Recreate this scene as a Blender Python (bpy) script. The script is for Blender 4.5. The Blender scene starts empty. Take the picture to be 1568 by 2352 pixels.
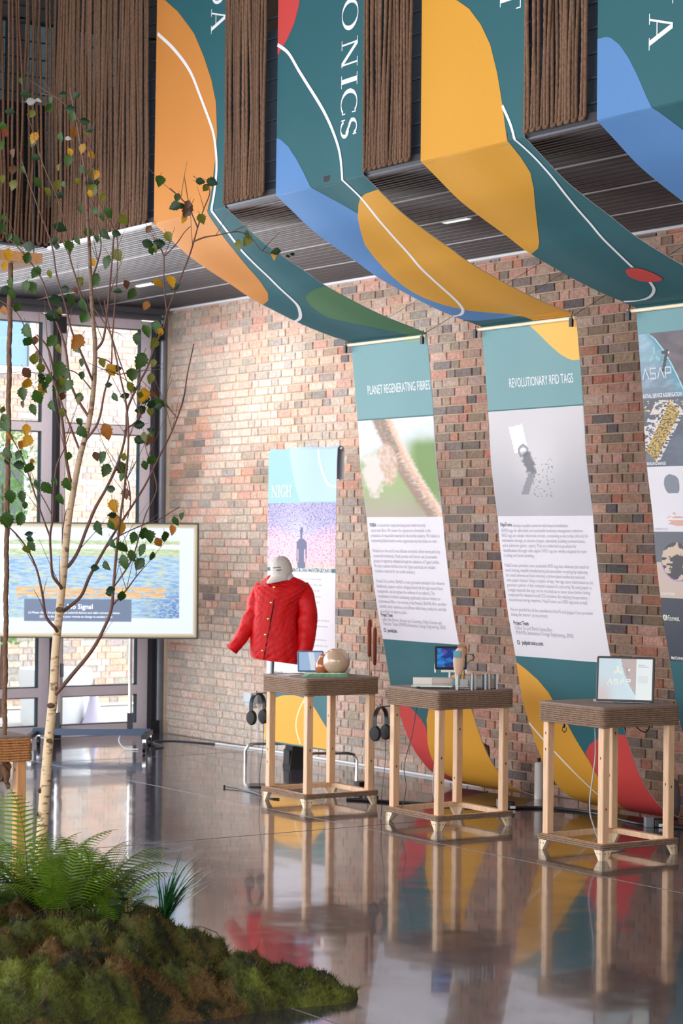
import bpy, bmesh, math, random
from mathutils import Vector, Matrix, noise
C = bpy.context.scene.collection
sc = bpy.context.scene
R = random.Random(7)

# ------------------------------------------------------------ camera
YAW, PITCH, ROLL = math.radians(34.6), math.atan(64/4900), 0.011
FW = Vector((math.sin(YAW)*math.cos(PITCH), math.cos(YAW)*math.cos(PITCH), math.sin(PITCH)))
r0 = Vector((math.cos(YAW), -math.sin(YAW), 0)); u0 = r0.cross(FW)
RT = math.cos(ROLL)*r0 + math.sin(ROLL)*u0
UP = -math.sin(ROLL)*r0 + math.cos(ROLL)*u0
cam = bpy.data.cameras.new('camera'); camo = bpy.data.objects.new('camera', cam); C.objects.link(camo)
camo.matrix_world = Matrix(((RT.x, UP.x, -FW.x, 0), (RT.y, UP.y, -FW.y, 0), (RT.z, UP.z, -FW.z, 1.95), (0, 0, 0, 1)))
cam.sensor_fit = 'VERTICAL'; cam.sensor_height = 36; cam.lens = 75.0
cam.dof.use_dof = True; cam.dof.focus_distance = 11.8; cam.dof.aperture_fstop = 4.5
cam.clip_start = .1; cam.clip_end = 200
sc.camera = camo
# ------------------------------------------------------------ daylight, lamps, exposure
world = bpy.data.worlds.new('overcast_sky'); sc.world = world; world.use_nodes = True
bg = world.node_tree.nodes['Background']
bg.inputs[0].default_value = (.86, .92, 1, 1); bg.inputs[1].default_value = 5.2
sc.view_settings.view_transform = 'Standard'; sc.view_settings.look = 'None'
sc.view_settings.gamma = 1; sc.view_settings.use_curve_mapping = False
sc.view_settings.exposure = 0.0
def area(name, loc, rot, sx, sy, power, col=(1, 1, 1), portal=False):
    l = bpy.data.lights.new(name, 'AREA'); l.shape = 'RECTANGLE'; l.size = sx; l.size_y = sy
    l.energy = power; l.color = col
    if portal: l.cycles.is_portal = True
    o = bpy.data.objects.new(name, l); C.objects.link(o); o.location = loc; o.rotation_euler = rot
    return o
# glazed end of the hall (portal: lets Cycles sample the sky through it)
area('glazing_portal', (6.0, 18.85, 2.15), (math.radians(-90), 0, 0), 9.6, 4.3, 1, portal=True)
# daylight coming in through the tall windows of the long side wall
area('side_window_daylight', (-4.4, 6.5, 2.3), (0, math.radians(-90), 0), 3.6, 13.0, 335, (1, .97, .95))
# ... and through the rest of the glazed end wall, left of the picture
area('end_window_daylight', (4.6, 18.45, 2.1), (math.radians(-90), 0, 0), 7.6, 3.9, 680, (.95, .97, 1))
# fill lamp added behind the camera to lighten window frames and camera-facing sides
area('front_fill_lamp', (3.0, -1.9, 3.0), (math.radians(90), 0, 0), 9.0, 3.6, 330, (1, .95, .9))

# ------------------------------------------------------------ helpers
def s2l(v): v /= 255.; return v/12.92 if v <= .04045 else ((v+.055)/1.055)**2.4
def rgb(r, g, b): return (s2l(r), s2l(g), s2l(b))
def tag(o, label=None, cat=None, group=None, kind=None):
    if label: o['label'] = label
    if cat: o['category'] = cat
    if group: o['group'] = group
    if kind: o['kind'] = kind
    return o
MATS = {}
def mat(name, col=(.5, .5, .5), rough=.6, metal=0., vary=0., vscale=20., bump=0., bscale=60., attr=False, emit=0., trans=0., stretch=None, spec=.5, coat=0., rnd=0., dim=0):
    if name in MATS: return MATS[name]
    m = bpy.data.materials.new(name); m.use_nodes = True; nt = m.node_tree; N = nt.nodes; L = nt.links
    b = N['Principled BSDF']; out = N['Material Output']
    b.inputs['Roughness'].default_value = rough; b.inputs['Metallic'].default_value = metal
    b.inputs['Specular IOR Level'].default_value = spec; b.inputs['Coat Weight'].default_value = coat
    b.inputs['Coat Roughness'].default_value = .08
    tc = N.new('ShaderNodeTexCoord'); mp = N.new('ShaderNodeMapping'); L.new(tc.outputs['Object'], mp.inputs[0])
    if stretch: mp.inputs['Scale'].default_value = stretch
    csock = None
    if attr:
        a = N.new('ShaderNodeAttribute'); a.attribute_name = 'Col'; csock = a.outputs['Color']
    nz = N.new('ShaderNodeTexNoise'); nz.inputs['Scale'].default_value = vscale; nz.inputs['Detail'].default_value = 5
    L.new(mp.outputs[0], nz.inputs[0])
    hsv = N.new('ShaderNodeHueSaturation')
    if csock: L.new(csock, hsv.inputs['Color'])
    else: hsv.inputs['Color'].default_value = (*col, 1)
    mr = N.new('ShaderNodeMapRange'); mr.inputs[1].default_value = .25; mr.inputs[2].default_value = .75
    mr.inputs[3].default_value = 1-vary; mr.inputs[4].default_value = 1+vary
    L.new(nz.outputs['Fac'], mr.inputs[0])
    vs = mr.outputs[0]
    if rnd:
        oi = N.new('ShaderNodeObjectInfo'); m2 = N.new('ShaderNodeMapRange'); m2.inputs[3].default_value = 1-rnd; m2.inputs[4].default_value = 1+rnd
        L.new(oi.outputs['Random'], m2.inputs[0]); mu = N.new('ShaderNodeMath'); mu.operation = 'MULTIPLY'
        L.new(vs, mu.inputs[0]); L.new(m2.outputs[0], mu.inputs[1]); vs = mu.outputs[0]
    L.new(vs, hsv.inputs['Value'])
    L.new(hsv.outputs[0], b.inputs['Base Color'])
    if bump:
        n2 = N.new('ShaderNodeTexNoise'); n2.inputs['Scale'].default_value = bscale; n2.inputs['Detail'].default_value = 4
        L.new(mp.outputs[0], n2.inputs[0]); bp = N.new('ShaderNodeBump'); bp.inputs['Strength'].default_value = bump; bp.inputs['Distance'].default_value = .01
        L.new(n2.outputs['Fac'], bp.inputs['Height']); L.new(bp.outputs[0], b.inputs['Normal'])
    if emit:
        L.new(hsv.outputs[0], b.inputs['Emission Color']); b.inputs['Emission Strength'].default_value = emit
        if dim:   # a display panel: nearly black when off
            for k in list(b.inputs['Base Color'].links): L.remove(k)
            b.inputs['Base Color'].default_value = (.015, .015, .018, 1)
    if trans:
        t = N.new('ShaderNodeBsdfTranslucent'); L.new(hsv.outputs[0], t.inputs[0]); mx = N.new('ShaderNodeMixShader')
        mx.inputs[0].default_value = trans; L.new(b.outputs[0], mx.inputs[1]); L.new(t.outputs[0], mx.inputs[2]); L.new(mx.outputs[0], out.inputs[0])
    MATS[name] = m; return m
def glass_mat(name, tint=(.97, 1, .99)):
    m = bpy.data.materials.new(name); m.use_nodes = True; nt = m.node_tree; N = nt.nodes; L = nt.links
    N.remove(N['Principled BSDF']); t = N.new('ShaderNodeBsdfTransparent'); t.inputs[0].default_value = (*tint, 1)
    g = N.new('ShaderNodeBsdfGlossy'); g.inputs['Roughness'].default_value = .02; fr = N.new('ShaderNodeFresnel'); fr.inputs[0].default_value = 1.45
    mx = N.new('ShaderNodeMixShader'); L.new(fr.outputs[0], mx.inputs[0]); L.new(t.outputs[0], mx.inputs[1]); L.new(g.outputs[0], mx.inputs[2])
    L.new(mx.outputs[0], N['Material Output'].inputs[0]); return m

class Geo:
    def __init__(s): s.v = []; s.f = []; s.m = []; s.c = []; s.cur = 0; s.col = None
    def add(s, vs, fs, mi=None, col=None):
        o = len(s.v); s.v += [tuple(v) for v in vs]
        for f in fs:
            s.f.append(tuple(i+o for i in f)); s.m.append(s.cur if mi is None else mi); s.c.append(col or s.col or (1, 1, 1))
    def box(s, c, d, rz=0., mat=None, M=None, **k):
        x, y, z = (q/2 for q in d); vs = []
        for sx, sy, sz in ((-1,-1,-1),(1,-1,-1),(1,1,-1),(-1,1,-1),(-1,-1,1),(1,-1,1),(1,1,1),(-1,1,1)):
            p = Vector((sx*x, sy*y, sz*z))
            if rz: p.rotate(Matrix.Rotation(rz, 3, 'Z'))
            p = p + Vector(c)
            if M: p = M @ p
            vs.append(p)
        s.add(vs, [(0,3,2,1),(4,5,6,7),(0,1,5,4),(1,2,6,5),(2,3,7,6),(3,0,4,7)], **k)
    def rbox(s, c, d, r, rz=0., M=None, n=3, **k):
        """box with rounded vertical edges and a small chamfer at top and bottom"""
        x, y, z = d[0]/2, d[1]/2, d[2]/2; ch = min(r*.5, z*.4); rings = []
        for (zz, ins) in ((-z, ch), (-z+ch, 0), (z-ch, 0), (z, ch)):
            ring = []
            for q, (sx, sy) in enumerate(((1, 1), (-1, 1), (-1, -1), (1, -1))):
                for a in range(n+1):
                    an = math.radians(90*q + 90*a/n); rr = max(r-ins, .0005)
                    p = Vector((sx*(x-r)+math.cos(an)*rr, sy*(y-r)+math.sin(an)*rr, zz))
                    if rz: p.rotate(Matrix.Rotation(rz, 3, 'Z'))
                    p += Vector(c)
                    if M: p = M @ p
                    ring.append(p)
            rings.append(ring)
        s.loft(rings, caps=True, **k)
    def loft(s, rings, caps=False, closed=True, **k):
        n = len(rings[0]); vs = [p for r in rings for p in r]; fs = []
        for i in range(len(rings)-1):
            for j in range(n if closed else n-1):
                a = i*n+j; b = i*n+(j+1) % n; fs.append((a, b, b+n, a+n))
        if caps: fs.append(tuple(range(n-1, -1, -1))); fs.append(tuple(range((len(rings)-1)*n, len(rings)*n)))
        s.add(vs, fs, **k)
    def tube(s, path, rad, n=8, caps=True, twist=0., lobes=0, amp=0., **k):
        P = [Vector(p) for p in path]; rings = []
        if not hasattr(rad, '__len__'): rad = [rad]*len(P)
        ref = None; dist = 0
        for i, p in enumerate(P):
            t = (P[min(i+1, len(P)-1)]-P[max(i-1, 0)])
            if t.length < 1e-9: t = Vector((0, 0, 1))
            t.normalize()
            if ref is None:
                ref = Vector((1, 0, 0)) if abs(t.x) < .9 else Vector((0, 1, 0))
            a = (ref - t*ref.dot(t)).normalized(); b = t.cross(a); ref = a
            if i: dist += (p-P[i-1]).length
            ring = []
            for j in range(n):
                an = 2*math.pi*j/n
                rr = rad[i]*(1+(amp*math.cos(lobes*an-twist*dist) if lobes else 0))
                ring.append(p + a*math.cos(an)*rr + b*math.sin(an)*rr)
            rings.append(ring)
        s.loft(rings, caps=caps, **k)
    def lathe(s, prof, c=(0, 0, 0), n=24, M=None, **k):
        rings = []
        for r, z in prof:
            ring = []
            for j in range(n):
                p = Vector((max(r, .0002)*math.cos(2*math.pi*j/n), max(r, .0002)*math.sin(2*math.pi*j/n), z)) + Vector(c)
                if M: p = M @ p
                ring.append(p)
            rings.append(ring)
        s.loft(rings, caps=True, **k)
    def ell(s, c, r, n=20, m=12, M=None, **k):
        rings = []
        for i in range(m+1):
            th = math.pi*i/m; ring = []
            for j in range(n):
                ph = 2*math.pi*j/n
                p = Vector((r[0]*math.sin(th)*math.cos(ph), r[1]*math.sin(th)*math.sin(ph), -r[2]*math.cos(th)))+Vector(c)
                if M: p = M @ p
                ring.append(p)
            rings.append(ring)
        s.loft(rings, **k)
    def mesh(s, name, mats, smooth=False):
        me = bpy.data.meshes.new(name); me.from_pydata(s.v, [], s.f)
        for m in (mats if isinstance(mats, (list, tuple)) else [mats]): me.materials.append(m)
        me.polygons.foreach_set('material_index', s.m)
        if any(c != (1, 1, 1) for c in s.c):
            at = me.attributes.new('Col', 'FLOAT_COLOR', 'CORNER'); buf = []
            for f, c in zip(s.f, s.c): buf += [c[0], c[1], c[2], 1.]*len(f)
            at.data.foreach_set('color', buf)
        if smooth: me.polygons.foreach_set('use_smooth', [True]*len(me.polygons))
        me.update(); return me
    def build(s, name, mats, parent=None, smooth=False, loc=None):
        me = s.mesh(name, mats, smooth); o = bpy.data.objects.new(name, me); C.objects.link(o)
        if parent is not None: o.parent = parent
        if loc: o.location = loc
        if smooth == 'auto':
            me.polygons.foreach_set('use_smooth', [True]*len(me.polygons)); me.set_sharp_from_angle(angle=math.radians(35))
        return o
def empty(name, label, cat, loc=(0, 0, 0), rz=0, group=None):
    o = bpy.data.objects.new(name, None); C.objects.link(o); o.location = loc; o.rotation_euler = (0, 0, rz); o.empty_display_size = .1
    return tag(o, label, cat, group)
def place(name, me, parent=None, loc=(0, 0, 0), rot=(0, 0, 0), scl=(1, 1, 1)):
    o = bpy.data.objects.new(name, me); C.objects.link(o); o.location = loc; o.rotation_euler = rot; o.scale = scl
    if parent is not None: o.parent = parent
    return o
def catmull(P, n=8):
    out = []
    for i in range(len(P)-1):
        p0 = P[max(i-1, 0)]; p1 = P[i]; p2 = P[i+1]; p3 = P[min(i+2, len(P)-1)]
        for k in range(n):
            t = k/n
            out.append(tuple(.5*((2*p1[j])+(-p0[j]+p2[j])*t+(2*p0[j]-5*p1[j]+4*p2[j]-p3[j])*t*t+(-p0[j]+3*p1[j]-3*p2[j]+p3[j])*t**3) for j in range(len(p1))))
    out.append(tuple(P[-1])); return out
def fbm(p, o=4): return noise.fractal(Vector(p), 1.0, 2.0, o)

# ------------------------------------------------------------ materials
M_mortar = mat('mortar', rgb(206, 184, 160), .95, vary=.14, vscale=14, bump=.5, bscale=120)
M_brick = mat('brick_clay', attr=True, rough=.9, vary=.3, vscale=38, bump=.7, bscale=90)
M_pine = mat('pine_wood', rgb(226, 184, 146), .55, vary=.16, vscale=9, stretch=(6, 6, .7), bump=.15)
M_pine_pale = mat('planed_pine_pale', rgb(240, 216, 184), .6, vary=.1, vscale=12, stretch=(6, 6, 1))
M_rope = mat('jute_rope', rgb(146, 118, 98), .95, vary=.3, vscale=60, bump=.5, bscale=300)
M_rope_curt = mat('brown_rope', rgb(122, 92, 72), .95, vary=.3, vscale=50, bump=.4, bscale=260, rnd=.18)
M_rope_orange = mat('tan_rope', rgb(200, 140, 88), .95, vary=.3, vscale=60, bump=.5, bscale=300)
M_top = mat('grey_brown_felt', rgb(140, 122, 112), .9, vary=.12, vscale=30)
M_navy = mat('navy_steel', rgb(34, 44, 56), .5, vary=.1)
M_black = mat('black_plastic', rgb(22, 22, 24), .4)
M_blackmetal = mat('black_steel', rgb(26, 30, 38), .35, metal=.3)
M_frame = mat('mauve_grey_aluminium', rgb(206, 196, 204), .45, vary=.04)
M_steel = mat('galvanised_steel', rgb(120, 124, 134), .4, metal=.5, vary=.1, vscale=8)
M_beam = mat('dark_grey_beam', rgb(82, 84, 92), .45, vary=.08)
M_chrome = mat('chrome', rgb(205, 205, 208), .12, metal=1.)
M_white = mat('white_plastic', rgb(236, 236, 238), .4)
M_whitepaint = mat('white_paint', rgb(222, 222, 226), .6)
M_glass = glass_mat('clear_glass'); M_tint = glass_mat('tinted_glass', (.16, .20, .22)); M_acryl = glass_mat('clear_acrylic', (.93, .96, .97))
BRANCHES=[('trunk',[(4.659,9.27,0.031,0.031),(4.658,9.265,0.365,0.029),(4.666,9.256,0.617,0.027),(4.671,9.25,0.763,0.025),(4.681,9.24,0.972,0.023),(4.695,9.227,1.182,0.022),(4.7,9.22,1.391,0.02),(4.721,9.222,1.6,0.019),(4.743,9.224,1.809,0.018),(4.761,9.227,1.999,0.017),(4.786,9.223,2.167,0.015),(4.816,9.216,2.336,0.014),(4.854,9.203,2.496,0.013),(4.876,9.2,2.655,0.012),(4.888,9.209,2.868,0.011),(4.881,9.227,3.038,0.01),(4.877,9.243,3.209,0.009),(4.875,9.258,3.38,0.008),(4.87,9.275,3.552,0.007),(4.865,9.292,3.725,0.006),(4.85,9.314,3.875,0.005),(4.824,9.347,4.07,0.004),(4.812,9.362,4.157,0.003)]),('branch',[(4.695,9.227,1.186,0.012),(4.706,9.199,1.208,0.01),(4.752,9.145,1.29,0.01),(4.819,9.077,1.406,0.009),(4.857,9.029,1.512,0.008),(4.877,8.993,1.606,0.008),(4.876,8.972,1.71,0.007),(4.877,8.948,1.876,0.007),(4.88,8.924,2.021,0.006),(4.891,8.893,2.227,0.006),(4.891,8.869,2.412,0.005),(4.872,8.86,2.576,0.005),(4.836,8.862,2.718,0.004),(4.805,8.862,2.839,0.004),(4.771,8.863,2.96,0.003),(4.748,8.857,3.06,0.003)]),('branch',[(4.934,9.077,1.628,0.005),(4.968,9.012,1.698,0.004),(4.989,8.956,1.762,0.003),(5.011,8.9,1.819,0.002)]),('branch',[(4.71,9.221,1.489,0.009),(4.682,9.188,1.512,0.008),(4.624,9.175,1.571,0.007),(4.591,9.144,1.666,0.006),(4.547,9.12,1.79,0.005),(4.493,9.104,1.883,0.004),(4.43,9.094,1.954,0.004),(4.377,9.078,1.994,0.003)]),('branch',[(4.719,9.222,1.579,0.01),(4.757,9.231,1.599,0.009),(4.83,9.215,1.662,0.008),(4.877,9.217,1.757,0.008),(4.941,9.206,1.874,0.007),(5.0,9.199,1.97,0.006),(5.053,9.197,2.045,0.006),(5.144,9.167,2.196,0.005),(5.209,9.156,2.326,0.005),(5.283,9.138,2.478,0.004),(5.34,9.132,2.631,0.004),(5.37,9.144,2.762,0.003),(5.409,9.15,2.917,0.003)]),('branch',[(5.209,8.96,2.528,0.003),(5.195,9.009,2.576,0.003),(5.185,9.056,2.609,0.002),(5.148,9.121,2.653,0.002)]),('branch',[(4.905,9.119,1.891,0.004),(4.959,9.122,1.938,0.004),(5.014,9.123,1.97,0.003),(5.108,9.098,2.014,0.003),(5.185,9.085,2.04,0.003),(5.254,9.078,2.08,0.002),(5.3,9.086,2.102,0.002)]),('branch',[(4.731,9.223,1.694,0.009),(4.709,9.197,1.716,0.008),(4.664,9.187,1.764,0.007),(4.641,9.162,1.852,0.006),(4.62,9.133,1.955,0.006),(4.614,9.096,2.038,0.005),(4.6,9.063,2.161,0.004),(4.595,9.024,2.284,0.004),(4.608,8.973,2.365,0.003),(4.62,8.923,2.465,0.002)]),('branch',[(4.69,9.272,1.951,0.005),(4.636,9.259,2.06,0.004),(4.576,9.25,2.205,0.004),(4.527,9.233,2.307,0.003),(4.465,9.226,2.408,0.003),(4.395,9.224,2.499,0.002)]),('branch',[(4.741,9.224,1.795,0.009),(4.771,9.219,1.816,0.009),(4.81,9.207,1.883,0.008),(4.849,9.194,1.995,0.008),(4.888,9.181,2.095,0.008),(4.931,9.166,2.178,0.007),(4.976,9.15,2.28,0.007),(5.009,9.141,2.383,0.006),(5.029,9.142,2.483,0.006),(5.039,9.149,2.579,0.006),(5.089,9.129,2.704,0.006),(5.127,9.117,2.78,0.005),(5.165,9.105,2.896,0.005),(5.203,9.093,2.985,0.005),(5.221,9.095,3.055,0.004),(5.252,9.088,3.138,0.004),(5.313,9.06,3.312,0.004),(5.339,9.056,3.389,0.004),(5.362,9.055,3.466,0.003),(5.375,9.061,3.5,0.003),(5.402,9.057,3.578,0.003),(5.432,9.051,3.666,0.003),(5.408,9.083,3.711,0.002),(5.375,9.121,3.747,0.002)]),('branch',[(5.29,8.973,3.395,0.004),(5.346,8.951,3.421,0.004),(5.397,8.933,3.432,0.003),(5.465,8.903,3.45,0.003),(5.51,8.889,3.454,0.003),(5.562,8.871,3.429,0.003),(5.616,8.852,3.367,0.002),(5.682,8.824,3.353,0.002)]),('branch',[(5.312,8.962,3.464,0.004),(5.261,8.956,3.551,0.003),(5.208,8.951,3.599,0.003),(5.147,8.952,3.641,0.002)]),('branch',[(5.179,9.022,3.046,0.004),(5.177,9.051,3.193,0.003),(5.187,9.072,3.324,0.003),(5.174,9.111,3.391,0.003),(5.164,9.147,3.437,0.002)]),('branch',[(5.173,9.048,3.32,0.003),(5.239,9.041,3.389,0.003),(5.285,9.049,3.447,0.002),(5.328,9.06,3.485,0.002)]),('branch',[(4.786,9.223,2.167,0.011),(4.783,9.255,2.235,0.009),(4.781,9.285,2.316,0.008),(4.782,9.313,2.412,0.008),(4.783,9.341,2.515,0.007),(4.777,9.374,2.616,0.006),(4.771,9.407,2.746,0.006),(4.754,9.447,2.876,0.005),(4.72,9.499,2.942,0.004)]),('branch',[(4.889,9.207,2.857,0.007),(4.901,9.155,2.903,0.006),(4.896,9.113,2.994,0.005),(4.888,9.074,3.11,0.005),(4.88,9.033,3.273,0.004),(4.869,8.995,3.393,0.004),(4.873,8.948,3.482,0.003),(4.897,8.887,3.549,0.002)]),('branch',[(4.858,9.202,2.527,0.007),(4.801,9.278,2.676,0.006),(4.786,9.323,2.869,0.006),(4.763,9.374,2.999,0.005),(4.749,9.42,3.087,0.005),(4.726,9.472,3.219,0.004),(4.677,9.543,3.329,0.004),(4.618,9.619,3.429,0.003),(4.595,9.672,3.487,0.003)]),('branch',[(4.879,9.201,2.697,0.006),(4.813,9.192,2.82,0.006),(4.747,9.182,2.941,0.005),(4.699,9.16,3.062,0.004),(4.642,9.144,3.202,0.004),(4.6,9.118,3.341,0.004),(4.521,9.116,3.52,0.003),(4.457,9.105,3.656,0.003),(4.41,9.083,3.75,0.002)]),('branch',[(4.82,9.215,2.358,0.006),(4.779,9.301,2.549,0.005),(4.747,9.381,2.722,0.005),(4.715,9.462,2.853,0.004),(4.701,9.531,2.921,0.003),(4.667,9.613,3.055,0.003),(4.617,9.707,3.124,0.002)]),('branch',[(4.829,9.212,2.4,0.006),(4.878,9.15,2.505,0.006),(4.891,9.112,2.651,0.005),(4.904,9.074,2.755,0.004),(4.896,9.05,2.899,0.004),(4.891,9.025,3.022,0.004),(4.888,8.997,3.187,0.003),(4.878,8.975,3.35,0.003),(4.851,8.964,3.471,0.002),(4.832,8.948,3.592,0.002)]),('branch',[(4.877,9.242,3.188,0.005),(4.923,9.256,3.299,0.004),(4.953,9.283,3.39,0.003),(4.952,9.33,3.524,0.003),(4.939,9.386,3.659,0.003),(4.92,9.445,3.794,0.002)]),('branch',[(4.885,9.221,2.995,0.005),(4.834,9.239,3.099,0.005),(4.8,9.246,3.203,0.004),(4.767,9.252,3.307,0.004),(4.741,9.252,3.452,0.003),(4.698,9.264,3.598,0.003),(4.638,9.288,3.742,0.003),(4.587,9.306,3.907,0.002),(4.557,9.31,3.988,0.002)]),('branch',[(4.865,9.292,3.725,0.004),(4.913,9.294,3.794,0.004),(4.88,9.351,3.97,0.003),(4.839,9.414,4.061,0.003),(4.799,9.477,4.12,0.002),(4.75,9.547,4.147,0.002)]),('branch',[(4.936,9.083,1.707,0.004),(5.011,9.049,1.834,0.004),(5.052,9.039,1.96,0.003),(5.084,9.036,2.066,0.003),(5.134,9.02,2.193,0.003),(5.105,9.057,2.341,0.002),(5.094,9.084,2.426,0.002)]),('branch',[(4.878,9.232,3.081,0.004),(4.932,9.152,2.951,0.003),(4.96,9.089,2.801,0.003),(4.987,9.027,2.651,0.002),(5.014,8.965,2.524,0.002)]),('branch',[(4.743,9.224,1.809,0.004),(4.772,9.303,1.935,0.003),(4.821,9.369,2.063,0.003),(4.885,9.425,2.129,0.002)]),('branch',[(4.986,9.185,3.425,0.003),(4.949,9.161,3.461,0.003),(4.88,9.159,3.56,0.003),(4.833,9.141,3.659,0.002),(4.794,9.116,3.819,0.002),(4.748,9.098,3.895,0.002)]),('branch',[(4.698,9.276,2.061,0.003),(4.67,9.354,2.166,0.003),(4.63,9.441,2.251,0.002),(4.59,9.528,2.316,0.002),(4.576,9.598,2.36,0.002)]),('branch',[(4.883,9.209,2.825,0.004),(4.911,9.109,2.799,0.003),(4.918,9.024,2.731,0.002),(4.934,8.932,2.686,0.002)]),('branch',[(4.876,9.2,2.655,0.004),(4.839,9.285,2.742,0.003),(4.809,9.366,2.767,0.003),(4.762,9.459,2.748,0.002),(4.732,9.541,2.708,0.002)]),('branch',[(4.996,9.102,2.466,0.004),(5.104,9.148,2.535,0.003),(5.178,9.217,2.617,0.002)]),('branch',[(5.0,9.065,2.044,0.003),(4.978,8.998,2.127,0.003),(4.931,8.948,2.229,0.002),(4.86,8.915,2.258,0.002)])]
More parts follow.
